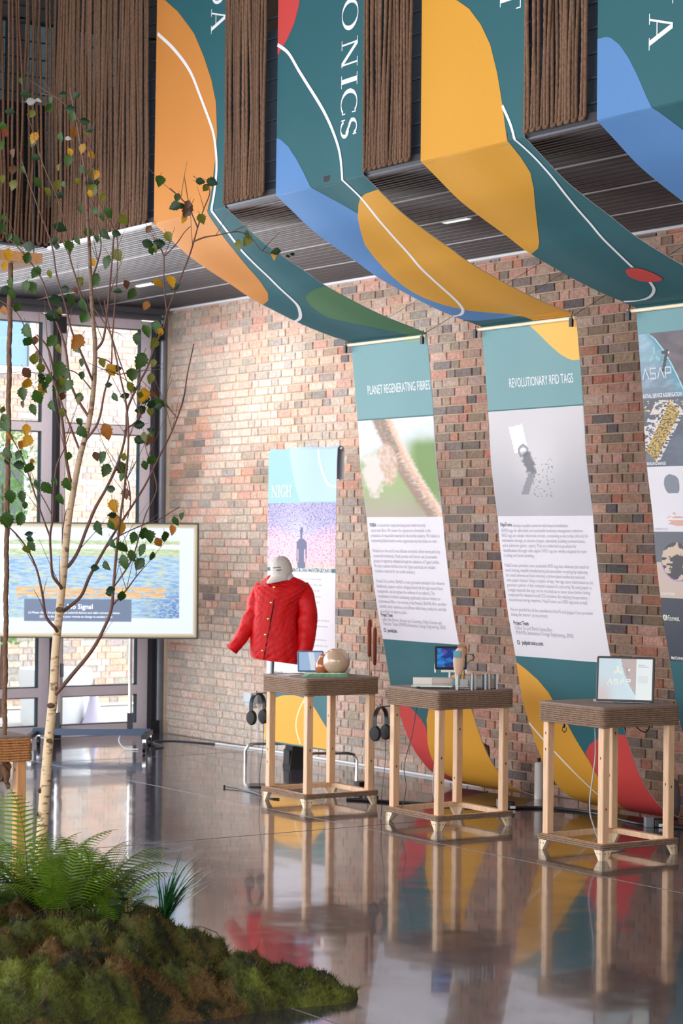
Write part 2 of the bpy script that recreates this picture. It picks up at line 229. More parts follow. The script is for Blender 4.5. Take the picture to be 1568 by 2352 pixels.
LEAVES=[(4.429,9.186,3.152,'g',0.049),(4.472,9.06,3.124,'g',0.055),(4.472,9.274,3.111,'g',0.046),(4.632,8.989,3.065,'g',0.062),(4.662,8.904,3.04,'g',0.059),(4.803,9.049,3.182,'g',0.053),(4.887,9.367,3.212,'a',0.041),(5.062,9.162,3.145,'g',0.054),(5.154,9.072,3.195,'y',0.051),(5.044,8.752,3.166,'y',0.056),(5.044,8.983,3.071,'o',0.04),(4.855,8.923,3.115,'d',0.039),(4.854,8.847,3.144,'b',0.039),(4.368,9.136,3.012,'o',0.039),(4.447,9.16,3.033,'g',0.046),(4.828,9.415,3.17,'d',0.041),(4.656,9.465,2.958,'g',0.075),(4.648,9.455,2.902,'g',0.054),(4.743,9.384,3.025,'d',0.068),(4.679,8.988,2.874,'o',0.072),(4.736,9.031,2.996,'g',0.053),(4.8,9.22,2.868,'a',0.054),(5.101,9.088,2.958,'g',0.061),(5.181,9.121,2.986,'g',0.054),(5.108,9.191,2.932,'g',0.051),(4.897,8.761,2.784,'g',0.072),(5.096,9.001,2.797,'a',0.034),(4.639,9.365,2.814,'a',0.051),(4.565,9.296,2.739,'b',0.053),(4.601,9.032,2.745,'g',0.072),(4.71,9.173,2.739,'g',0.047),(4.54,9.01,2.688,'g',0.042),(4.742,9.487,2.739,'d',0.041),(4.885,9.337,2.809,'g',0.041),(4.797,9.167,2.73,'g',0.04),(4.805,8.98,2.783,'a',0.04),(4.809,9.423,2.677,'g',0.079),(4.755,9.215,2.684,'g',0.054),(4.653,9.511,2.654,'g',0.061),(4.703,9.452,2.639,'g',0.068),(4.593,9.281,2.566,'g',0.05),(4.527,9.258,2.582,'b',0.037),(4.499,9.412,2.561,'g',0.034),(4.972,8.961,2.731,'o',0.04),(4.955,8.776,2.703,'a',0.046),(4.917,8.908,2.666,'a',0.049),(5.121,9.137,2.65,'y',0.068),(4.785,8.809,2.608,'g',0.039),(4.758,8.829,2.663,'d',0.029),(4.809,9.217,2.626,'g',0.047),(4.603,9.104,2.881,'g',0.059),(4.787,9.166,2.609,'a',0.04),(4.467,9.343,2.483,'g',0.047),(4.461,9.254,2.426,'y',0.046),(4.701,9.565,2.48,'y',0.055),(4.493,9.125,2.403,'y',0.056),(4.524,9.262,2.389,'o',0.04),(4.704,8.983,2.449,'g',0.059),(4.922,9.147,2.466,'o',0.074),(4.996,8.836,2.458,'d',0.039),(4.99,8.898,2.434,'a',0.046),(4.942,9.218,2.341,'g',0.061),(4.794,9.01,2.338,'b',0.04),(4.904,9.108,2.277,'g',0.06),(5.064,9.249,2.291,'g',0.068),(4.839,8.819,2.328,'a',0.039),(4.826,8.8,2.233,'g',0.039),(4.509,9.14,2.273,'g',0.059),(4.664,9.424,2.317,'o',0.027),(4.767,9.243,2.343,'g',0.04),(4.54,9.126,2.201,'g',0.039),(4.603,9.151,2.184,'g',0.059),(4.596,9.044,2.208,'g',0.046),(4.726,9.16,2.206,'g',0.063),(4.582,8.956,2.128,'g',0.055),(4.562,9.447,2.146,'g',0.061),(4.662,9.523,2.149,'g',0.055),(4.69,9.547,2.105,'g',0.034),(5.034,9.149,2.166,'b',0.047),(5.052,9.301,2.107,'y',0.065),(4.769,8.809,2.176,'d',0.039),(4.443,9.234,2.029,'g',0.072),(4.677,9.565,2.04,'g',0.062),(4.994,9.207,2.058,'d',0.041),(5.136,8.844,2.032,'g',0.043),(5.327,9.1,2.059,'g',0.038),(4.89,9.167,2.0,'g',0.064),(5.015,9.224,2.032,'y',0.065),(4.892,8.927,2.0,'y',0.059),(4.822,8.901,2.009,'g',0.046),(5.024,8.947,1.972,'g',0.06),(4.952,8.772,1.959,'g',0.059),(4.967,8.94,1.955,'g',0.05),(5.289,9.141,1.992,'o',0.048),(5.075,8.829,1.957,'g',0.053),(4.952,8.68,1.93,'o',0.049),(4.781,8.824,1.925,'g',0.049),(4.857,8.862,1.905,'g',0.059),(5.117,9.131,1.895,'g',0.058),(4.955,8.936,1.866,'g',0.053),(5.012,8.844,1.864,'g',0.043),(4.846,8.819,1.84,'g',0.062),(5.035,9.333,1.813,'g',0.051),(5.006,8.946,1.826,'g',0.06),(4.475,9.152,2.031,'g',0.059),(4.459,9.057,1.888,'a',0.045),(4.468,9.047,1.963,'d',0.036),(4.501,9.107,1.937,'d',0.033),(4.644,9.379,1.905,'g',0.051),(4.856,8.853,1.673,'g',0.056),(4.783,8.823,1.704,'d',0.039),(4.91,9.063,1.681,'d',0.04),(4.777,8.978,1.805,'d',0.036),(4.651,9.572,4.204,'g',0.03),(4.436,9.085,4.029,'d',0.047),(4.483,9.349,3.993,'d',0.04),(4.706,9.374,4.046,'g',0.043),(4.534,9.226,4.028,'w',0.04),(4.72,9.519,4.107,'w',0.027),(4.711,9.155,4.004,'d',0.043),(4.653,9.024,3.939,'g',0.045),(4.715,9.102,4.06,'d',0.04),(4.56,8.937,4.018,'d',0.031),(4.432,9.307,3.908,'g',0.048),(4.392,9.21,3.862,'r',0.037),(4.84,9.367,3.944,'o',0.055),(4.659,9.45,3.886,'g',0.049),(4.581,9.262,3.866,'o',0.027),(4.554,8.941,3.82,'g',0.042),(4.698,9.004,3.793,'y',0.045),(4.645,9.032,3.77,'y',0.039),(4.632,9.017,3.73,'g',0.052),(4.693,8.993,3.691,'g',0.039),(4.682,9.464,3.809,'d',0.044),(4.578,9.007,3.691,'a',0.031),(4.333,9.108,3.783,'g',0.042),(4.606,9.559,3.759,'b',0.044),(4.727,9.21,3.869,'w',0.027),(4.697,9.538,4.041,'a',0.038),(4.751,9.074,3.879,'a',0.027),(4.697,9.478,3.693,'g',0.052),(4.537,9.408,3.657,'a',0.046),(4.746,9.364,3.67,'a',0.049),(4.747,9.331,3.609,'d',0.043),(4.808,9.106,3.618,'a',0.059),(4.686,8.898,3.564,'y',0.031),(4.688,8.984,3.501,'g',0.039),(4.979,9.266,3.547,'g',0.052),(5.0,9.27,3.544,'y',0.022),(4.986,9.299,3.448,'g',0.06),(4.422,9.26,3.466,'g',0.037),(4.495,9.443,3.446,'g',0.048),(4.598,9.477,3.4,'g',0.049),(4.601,9.361,3.355,'d',0.054),(4.759,9.377,3.371,'d',0.033),(4.729,9.189,3.353,'g',0.053),(4.795,9.236,3.391,'g',0.04),(4.883,9.197,3.406,'g',0.043),(4.422,9.213,3.287,'y',0.055),(4.914,9.348,3.452,'g',0.044),(4.948,9.351,3.308,'y',0.041),(4.751,8.845,3.245,'g',0.057),(4.963,9.353,3.227,'g',0.06),(4.897,9.392,3.214,'a',0.044),(4.532,9.427,3.405,'g',0.038),(4.432,9.045,3.124,'g',0.052),(4.699,9.482,3.251,'g',0.049),(4.648,8.957,3.112,'b',0.031),(4.591,9.607,3.287,'y',0.038),(4.496,9.446,3.684,'a',0.038),(4.574,8.952,3.601,'g',0.031),(4.726,8.926,3.492,'g',0.031),(4.789,9.221,3.674,'a',0.032),(5.161,8.918,3.552,'d',0.055),(5.265,8.976,3.55,'b',0.072),(5.728,8.792,3.345,'d',0.021),(5.514,8.423,3.297,'d',0.021)]

# ============================================================ SETTING
XW, YW, ZC, XG = 10.709, 18.62, 4.235, 7.655
def floor_mat():
    m = bpy.data.materials.new('polished_concrete'); m.use_nodes = True; nt = m.node_tree; N = nt.nodes; L = nt.links; b = N['Principled BSDF']
    tc = N.new('ShaderNodeTexCoord')
    a = N.new('ShaderNodeTexNoise'); a.inputs['Scale'].default_value = 95; a.inputs['Detail'].default_value = 3; L.new(tc.outputs['Object'], a.inputs[0])
    r = N.new('ShaderNodeValToRGB'); r.color_ramp.elements[0].position = .42; r.color_ramp.elements[0].color = (*rgb(36, 34, 44), 1)
    r.color_ramp.elements[1].position = .66; r.color_ramp.elements[1].color = (*rgb(88, 83, 94), 1); L.new(a.outputs['Fac'], r.inputs[0])
    c = N.new('ShaderNodeTexNoise'); c.inputs['Scale'].default_value = .9; c.inputs['Detail'].default_value = 6; L.new(tc.outputs['Object'], c.inputs[0])
    r2 = N.new('ShaderNodeMapRange'); r2.inputs[1].default_value = .3; r2.inputs[2].default_value = .7; r2.inputs[3].default_value = .75; r2.inputs[4].default_value = 1.25; L.new(c.outputs['Fac'], r2.inputs[0])
    h = N.new('ShaderNodeHueSaturation'); L.new(r.outputs[0], h.inputs['Color']); L.new(r2.outputs[0], h.inputs['Value']); L.new(h.outputs[0], b.inputs['Base Color'])
    r3 = N.new('ShaderNodeMapRange'); r3.inputs[3].default_value = .08; r3.inputs[4].default_value = .17; L.new(c.outputs['Fac'], r3.inputs[0]); L.new(r3.outputs[0], b.inputs['Roughness'])
    w = N.new('ShaderNodeTexNoise'); w.inputs['Scale'].default_value = 2.4; w.inputs['Detail'].default_value = 1.5; L.new(tc.outputs['Object'], w.inputs[0])
    bp = N.new('ShaderNodeBump'); bp.inputs['Strength'].default_value = .6; bp.inputs['Distance'].default_value = .01; L.new(w.outputs['Fac'], bp.inputs['Height'])
    bp2 = N.new('ShaderNodeBump'); bp2.inputs['Strength'].default_value = .05; bp2.inputs['Distance'].default_value = .002; L.new(a.outputs['Fac'], bp2.inputs['Height']); L.new(bp.outputs[0], bp2.inputs['Normal'])
    L.new(bp2.outputs[0], b.inputs['Normal']); b.inputs['IOR'].default_value = 1.55
    b.inputs['Coat Weight'].default_value = .5; b.inputs['Coat Roughness'].default_value = .04
    return m
M_floor = floor_mat()
g = Geo(); g.box((2.9, 7.8, -.06), (16.2, 21.9, .12)); flo = tag(g.build('floor', M_floor), kind='structure')
M_joint = mat('joint_sealant', rgb(128, 120, 122), .5)
for x in (8.36, 4.9, 1.4):
    g = Geo(); g.box((x, 7.8, .0006), (.007, 21.6, .0012)); g.build('joint', M_joint, flo)
for y in (11.9, 4.0, 16.6):
    g = Geo(); g.box((2.9, y, .0007), (15.4, .006, .0012)); g.build('joint', M_joint, flo)

# brick wall ---------------------------------------------------
PAL = [(rgb(196, 132, 110), 5), (rgb(204, 152, 132), 7), (rgb(184, 150, 130), 7), (rgb(168, 142, 126), 6), (rgb(140, 124, 116), 4), (rgb(116, 106, 106), 2), (rgb(196, 168, 152), 7), (rgb(150, 128, 110), 4), (rgb(214, 168, 150), 4)]
PALX = [c for c, n in PAL for _ in range(n)]
def jit(c, a=.12):
    k = 1+R.uniform(-a, a); return tuple(max(0, v*k*(1+R.uniform(-.05, .05))) for v in c)
g = Geo(); g.box((XW+.156, 8.3, 2.13), (.30, 20.9, 4.26)); wall = tag(g.build('wall_right', M_mortar), kind='structure')
g = Geo(); g.box((XW+.156, 8.3, 6.0), (.30, 20.9, 3.3)); g.build('upper_wall', mat('upper_plaster', rgb(112, 96, 84), .9), wall)
bricks = []
nc = 57
for c in range(nc):
    z = c*.0748; y = 18.56; k = R.random() < .5
    off = (.05625 if c % 2 else 0)+.1125*R.choice((0, 0, 1)); y += off
    i = c
    while y > 5.2:
        L_ = .215 if i % 2 == 0 else .1025
        if R.random() < .12: L_ = .1025 if L_ > .2 else .215
        y1 = min(y, 18.55); y0 = y-L_
        if y1-y0 > .02: bricks.append((y0, y1, z+.006, z+.0690))
        y = y0-.012; i += 1
def brick_geo(g, b, col):
    y0, y1, z0, z1 = b; pr = .006+R.uniform(-.002, .003); t = [R.uniform(-.0015, .0015) for _ in range(4)]; ch = .004
    x = XW-pr
    o = [(XW+.01, y1, z0), (XW+.01, y0, z0), (XW+.01, y0, z1), (XW+.01, y1, z1)]
    q = [(x+.003, y1, z0), (x+.003, y0, z0), (x+.003, y0, z1), (x+.003, y1, z1)]
    f = [(x+t[0], y1-ch, z0+ch), (x+t[1], y0+ch, z0+ch), (x+t[2], y0+ch, z1-ch), (x+t[3], y1-ch, z1-ch)]
    fs = [(8, 9, 10, 11)]
    for a in range(4):
        b2 = (a+1) % 4; fs += [(a, b2, 4+b2, 4+a), (4+a, 4+b2, 8+b2, 8+a)]
    g.add(o+q+f, fs, col=col)
CAM0 = Vector((0, 0, 1.95))
def seen(b):
    p = Vector((XW, (b[0]+b[1])/2, (b[2]+b[3])/2)); d = p-CAM0
    zc = d.dot(FW); px = 784+4900*d.dot(RT)/zc; py = 1176-4900*d.dot(UP)/zc
    if not (5 < px < 1563 and 5 < py < 2347): return None
    for Y0, w in ((13.53, .97), (11.91, 1.02), (10.303, .985)):   # hidden behind a hanging banner
        yy = p.y*9.6/XW
        if Y0-w-.02 < yy < Y0+.02 and p.z > 0.2 and CAM0.z+(p.z-CAM0.z)*.9 < 3.45: return None
    return zc
vis = sorted(((seen(b), n) for n, b in enumerate(bricks) if seen(b)), key=lambda t: t[0])
near = {n for _, n in vis[:296]}
gs = Geo()
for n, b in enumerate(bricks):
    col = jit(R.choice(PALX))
    bloom_glare = max(0, min(1, (b[0]-12.6)/3.6))*(.30+.55*max(0, min(1, (1.0-b[2])/.8))+.5*noise.noise(Vector((b[0]*1.3, b[2]*1.8, 2))))   # lime bloom near the floor; above it, window glare painted pale towards the corner
    if bloom_glare > 0: col = tuple(v+(w-v)*min(bloom_glare, .75) for v, w in zip(col, rgb(226, 214, 202)))
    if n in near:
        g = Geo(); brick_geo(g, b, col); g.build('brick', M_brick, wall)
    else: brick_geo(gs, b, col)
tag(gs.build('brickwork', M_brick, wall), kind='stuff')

# glazed end wall ----------------------------------------------
def window_module(x0, x1, name, handle=False):
    fr = Geo(); y = YW+.05; d = .07
    w = .098; w2 = .112
    for a, b_ in ((x0+.022, x0+.022+w), (x1-.022-w2, x1-.022)):
        fr.box(((a+b_)/2, y, 2.06), (b_-a, d, 4.1))
    gx0, gx1 = x0+.022+w, x1-.022-w2; mid = (gx0+gx1)/2; gw = gx1-gx0
    for z0, z1 in ((.005, .111), (.396, .486), (2.972, 3.057), (4.026, 4.118)):
        fr.box((mid, y, (z0+z1)/2), (gw, d, z1-z0))
    o = tag(fr.build(name, M_frame), kind='structure')
    for z0, z1 in ((.111, .396), (.486, 2.972), (3.057, 4.026)):
        p = Geo(); p.box((mid, y+.01, (z0+z1)/2), (gw, .008, z1-z0)); pane = p.build('pane', M_glass, o)
        q = Geo()
        for xx in (gx0+.006, gx1-.006): q.box((xx, y, (z0+z1)/2), (.012, .05, z1-z0))
        for zz in (z0+.005, z1-.005): q.box((mid, y, zz), (gw, .05, .010))
        q.build('gasket', mat('teal_rubber_gasket', rgb(42, 74, 84), .5), pane)
    if handle:
        h = Geo(); h.rbox((x0+.10, y-.06, .655), (.028, .05, .13), .008); h.build('handle', M_steel, o)
xs = [10.545-1.089*k for k in range(8)]
window_module(xs[1], xs[0], 'door_1', True)
for k in range(1, 7): window_module(xs[k+1], xs[k], 'window_%d' % k)
mull = Geo()
for k, x in enumerate(xs):
    g = Geo(); g.box((x, YW-.01, 2.06), (.042, .13, 4.1)); g.box((x, YW-.10, 4.0), (.10, .05, .16)); g.box((x, YW-.09, .07), (.10, .05, .13))
    tag(g.build('trim_%d' % (k+1), M_blackmetal), kind='structure')
g = Geo(); g.tube([(10.632, YW-.02, 0), (10.632, YW-.02, 4.2)], .052, 14, caps=True); tag(g.build('trim_12', M_steel, smooth='auto'), kind='structure')
g = Geo()
for z, dy, h, m_ in ((4.20, -.10, .05, 0), (4.165, -.05, .03, 0), (4.135, -.08, .03, 0)):
    g.box((4.7, YW+dy+.05, z), (11.9, .12, h))
tag(g.build('trim_13', M_beam), kind='structure')
# wall above the gallery at that end, with its own windows
g = Geo(); g.box((2.9, YW+.15, 4.62), (15.6, .14, .75)); g.box((2.9, YW+.15, 7.3), (15.6, .14, .7)); g.box((10.60, YW+.15, 5.98), (.30, .14, 1.98))
for k in range(12): g.box((10.4-1.35*k, YW+.15, 5.98), (.14, .14, 1.98))
wb = tag(g.build('wall_back', mat('grey_render', rgb(110, 112, 118), .8)), kind='structure')
for k in range(11):
    p = Geo(); p.box((9.725-1.35*k, YW+.15, 5.98), (1.21, .01, 1.98)); p.build('pane', M_tint, wb)

# soffit under the gallery: metal planks ------------------------
M_plank = mat('dark_metal_plank', rgb(62, 59, 64), .42, metal=.25, vary=.12, vscale=5, stretch=(4, .5, 1))
M_strip = mat('light_metal_strip', rgb(196, 192, 196), .35, metal=.3)
g = Geo()
g.box(((XG+XW)/2+.02, 8.3, ZC+.20), (XW-XG-.05, 20.8, .28)); g.box((1.36, 16.93, ZC+.20), (12.5, 3.45, .28))
cei = tag(g.build('ceiling', mat('slab_concrete', rgb(40, 40, 44), .9)), kind='structure')
pk = {}
def plank(x, y0, y1):
    key = (y0, y1)
    if key not in pk:
        q = Geo(); L_ = y1-y0; ym = (y0+y1)/2; w = .0985
        prof = [(-w/2, .05), (-w/2, .012), (-w/2+.012, 0), (-.012, 0), (-.006, .008), (.006, .008), (.012, 0), (w/2-.012, 0), (w/2, .012), (w/2, .05)]
        q.loft([[(a, y0, b) for a, b in prof], [(a, y1, b) for a, b in prof]], closed=False)
        pk[key] = q.mesh('soffit_plank', M_plank)
    place('soffit_plank', pk[key], cei, (x, 0, ZC))
for i in range(28): plank(XG+.0545+.109*i, -2.0, 18.57)
for i in range(34): plank(XG-.0545-.109*i, 15.22, 18.57)
for k in range(-4, 4):
    x = 8.459+.755*k
    q = Geo(); y0 = -2. if x > XG else 15.22; q.box((x, (y0+18.57)/2, ZC-.001), (.012, 18.57-y0, .012)); q.build('light_strip', M_strip, cei)
g = Geo(); g.box((XW-.03, 8.3, ZC-.008), (.05, 20.4, .02)); tag(g.build('trim_14', mat('white_edge', rgb(246, 244, 246), .5)), kind='structure')
g = Geo(); g.box((XG-.002, 14.36, ZC-.004), (.05, 1.66, .022)); tag(g.build('trim_15', mat('white_edge', rgb(246, 244, 246), .5)), kind='structure')
g = Geo(); g.box((XG+.05, 6.2, ZC-.004), (.05, 14.6, .018)); tag(g.build('trim_16', M_steel), kind='structure')
g = Geo(); g.box((1.7, 15.20, ZC-.004), (11.7, .05, .018)); tag(g.build('trim_17', M_steel), kind='structure')
for n_, (x, y) in enumerate(((9.23, 11.98), (9.42, 16.8), (9.23, 9.0))):
    lt = empty('ceiling_light', ['small slot light in the dark soffit between second and third banners', 'long slot light in the soffit near the glazed corner', 'slot light in the soffit right of the yellow banner'][n_], 'light', (x, y, ZC-.004))
    q = Geo(); q.box((0, 0, -.004), (.05, .30, .012)); q.build('housing', M_white, lt)
    if n_ == 1:
        area('soffit_lamp', (9.42, 16.8, ZC-.03), (0, 0, 0), .12, .3, 62, (1, .96, .94))
    q = Geo(); q.box((0, 0, -.0115), (.036, .28, .004)); q.build('diffuser', mat('lamp_diffuser', (1, .95, .85), emit=.9), lt)

# gallery fascia and railing -------------------------------------
g = Geo(); g.box((XG+.055, 6.2, 4.8), (.04, 17.9, 1.12)); g.box((1.62, 15.235, 4.8), (12.0, .04, 1.12))
fas = tag(g.build('wall_gallery', M_navy), kind='structure')
M_bar = mat('navy_bar', rgb(58, 66, 80), .4, metal=.3)
for i in range(22):
    z = 4.34+.137*i
    q = Geo(); q.box((XG+.022, 6.2, z), (.010, 17.9, .010)); q.build('rail_bar', M_bar, fas)
    q = Geo(); q.box((1.62, 15.20, z), (12.0, .010, .010)); q.build('rail_bar', M_bar, fas)
for y in (15.18, 13.56, 11.94, 10.32, 8.70, 7.1, 5.5):
    q = Geo(); q.box((XG+.035, y-.03, 5.75), (.03, .05, 3.0)); q.build('post', M_navy, fas)
for k in range(6):
    q = Geo(); q.box((XG-1.2-1.6*k, 15.215, 5.75), (.05, .03, 3.0)); q.build('post', M_navy, fas)

# rest of the hall -----------------------------------------------
M_hall = mat('hall_plaster', rgb(150, 132, 118), .9)
g = Geo(); g.box((2.9, 8.3, 7.68), (16.3, 21.0, .12)); tag(g.build('ceiling_hall', M_hall), kind='structure')
g = Geo(); g.box((2.9, -2.2, 3.8), (16.3, .2, 7.6)); tag(g.build('wall_front', M_hall), kind='structure')
g = Geo(); g.box((-4.95, 8.3, .25), (.2, 20.9, .5)); g.box((-4.95, 8.3, 7.1), (.2, 20.9, 1.1))
for k in range(6): g.box((-4.95, -1.7+4.05*k, 3.6), (.2, .5, 6.3))
tag(g.build('wall_left', M_hall), kind='structure')

# courtyard outside ----------------------------------------------
YO = 22.2
g = Geo(); g.box((6, YO+.16, 4.0), (22, .3, 8.0)); ow = tag(g.build('wall_courtyard', mat('pale_mortar', rgb(214, 200, 188), .95)), kind='structure')
go = Geo(); PO = [rgb(214, 170, 150), rgb(222, 184, 164), rgb(196, 168, 152), rgb(206, 190, 178), rgb(178, 162, 156)]
WIN = [(8.6, 10.95, 3.85, 6.0), (8.6, 10.9, 1.6, 2.95)]
for c in range(92):
    z = c*.075; y = 13.6 + (.05625 if c % 2 else 0)+.1125*R.choice((0, 1)); i = c
    while y > 2.5:
        L_ = .215 if i % 2 == 0 else .1025; y0 = y-L_
        if not any(a < (y+y0)/2 < b_ and z0 < z < z1 for a, b_, z0, z1 in WIN):
            xx, x0 = y, y0; pr = YO-.002-R.uniform(0, .006)
            go.add([(x0, pr, z+.005), (xx, pr, z+.005), (xx, pr, z+.07), (x0, pr, z+.07), (x0, YO+.02, z+.005), (xx, YO+.02, z+.005), (xx, YO+.02, z+.07), (x0, YO+.02, z+.07)],
                   [(0, 1, 2, 3), (0, 4, 5, 1), (3, 2, 6, 7), (1, 5, 6, 2), (4, 0, 3, 7)], col=jit(R.choice(PO), .08))
        y = y0-.01; i += 1
tag(go.build('brickwork', M_brick, ow), kind='stuff')
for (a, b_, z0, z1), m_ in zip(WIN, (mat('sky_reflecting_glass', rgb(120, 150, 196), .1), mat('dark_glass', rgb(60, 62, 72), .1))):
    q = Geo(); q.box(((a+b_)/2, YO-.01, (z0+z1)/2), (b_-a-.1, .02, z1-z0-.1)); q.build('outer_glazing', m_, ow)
    q = Geo()
    for xx in (a, b_, (a+b_)/2-.3): q.box((xx, YO-.03, (z0+z1)/2), (.06, .05, z1-z0))
    for zz in (z0, z1): q.box(((a+b_)/2, YO-.03, zz), (b_-a, .06, .08))
    q.build('outer_frame', M_white, ow)
g = Geo(); g.box((6, 20.6, -.09), (22, 3.7, .1)); tag(g.build('ground', mat('pale_paving', rgb(206, 202, 200), .9, vary=.1, vscale=4)), kind='structure')

# ============================================================ ROPE CURTAINS
def strand_path(seed, top, bot, amp=.010):
    rr = random.Random(seed); ph = [rr.uniform(0, 6.3) for _ in range(4)]; n = 90; a = []
    dr = rr.uniform(-.012, .012)
    for i in range(n+1):
        z = top+(bot-top)*i/n; e = min(1, i/n*3)*min(1, (n-i)/n*4+.12)
        a.append((math.sin(z*2.1+ph[0])*amp*e*.5, (math.sin(z*1.7+ph[1])*amp+math.sin(z*4.3+ph[2])*amp*.35+dr*math.sin(math.pi*i/n))*e, z))
    return a
RL = []
for v in range(8):
    g = Geo(); TOPZ = 6.75-ZC; s1 = strand_path(v*2+1, TOPZ, .035, .014+.006*(v % 3)); s2 = strand_path(v*2+2, TOPZ, .035, .013+.004*(v % 3)); w = .0155
    left = [(x, y-w, z) for x, y, z in s1]; right = [(x, y+w, z) for x, y, z in s2][::-1]
    arc = [(-.012*math.sin(math.pi*k/6), -w*math.cos(math.pi*k/6), .035-.022*math.sin(math.pi*k/6)) for k in range(1, 6)]
    g.tube(left+arc+right, .0108, 7, twist=2*math.pi/.055, lobes=3, amp=.13)
    RL.append(g.mesh('rope', M_rope_curt, True))
def curtain(label, pts, rz=0.):
    t = empty('rope_curtain', label, 'rope curtain', (pts[0][0], pts[0][1], ZC), 0, 'rope curtains along the gallery edge')
    for i, (x, y) in enumerate(pts):
        o = place('rope', RL[R.randrange(8)], t, (x-pts[0][0]+R.uniform(-.004, .004), y-pts[0][1], .004), (0, 0, rz+R.choice((0, math.pi)) if False else rz), (1, R.uniform(.9, 1.05), 1))
    return t
def yrun(y1, y0, n): return [(XG-.016, y1+(y0-y1)*(i+.5)/n) for i in range(n)]
curtain('wide dark rope curtain left of the orange banner, behind the birch', yrun(15.15, 13.62, 23))
curtain('narrow rope curtain between the orange banner and the blue-topped banner', yrun(12.55, 12.03, 9))
curtain('rope curtain between the second banner and the yellow banner', yrun(10.88, 10.38, 9))
curtain('rope curtain right of the yellow banner, beside the rightmost banner', yrun(9.31, 8.78, 9))
curtain('unlit rope curtain at the far left with daylight showing through', [(XG-.02-.0655*(i+.5), 15.165) for i in range(22)], math.radians(90))
# ============================================================ BANNERS
SAG = [(7.655,4.235),(7.77,4.155),(7.95,4.03),(8.13,3.935),(8.32,3.845),(8.5,3.755),(8.78,3.65),(9.0,3.578),(9.2,3.525),(9.4,3.48)]
LOW = [(9.41,3.465),(9.475,2.9),(9.51,2.5),(9.57,2.14),(9.6,1.9),(9.675,1.45),(9.75,1.13),(9.81,.85),(9.87,.68),(9.96,.47),(10.055,.30),(10.19,.15),(10.32,.07),(10.5,.014)]
class Profile:
    def __init__(s, pts, zero):
        s.p = pts; s.s = [0]
        for a, b in zip(pts, pts[1:]): s.s.append(s.s[-1]+math.dist(a, b))
        o = s.s[zero]; s.s = [v-o for v in s.s]
    def at(s, v):
        import bisect
        i = min(max(bisect.bisect_right(s.s, v)-1, 0), len(s.p)-2); a, b = s.p[i], s.p[i+1]
        u = (v-s.s[i])/(s.s[i+1]-s.s[i]); d = (b[0]-a[0], b[1]-a[1]); l = math.hypot(*d)
        return a[0]+d[0]*u, a[1]+d[1]*u, d[1]/l, -d[0]/l
    def pt(s, v, off):
        x, z, nx, nz = s.at(v)
        # blended normal near the ends of segments keeps the layers parallel
        a = s.at(v-.02); b = s.at(v+.02); nx, nz = nx+a[2]+b[2], nz+a[3]+b[3]; l = math.hypot(nx, nz)
        return x+nx/l*off, z+nz/l*off
MAINP = Profile([(7.655, 7.0-i*(7.0-4.235)/20) for i in range(20)]+catmull(SAG)+catmull(LOW), 20)
BP = Profile([(9.96, 2.45), (9.965, 2.68), (9.95, 2.72), (9.915, 2.725), (9.895, 2.70), (9.89, 2.6), (9.89, 1.8), (9.895, .9), (9.88, .215)], 0)

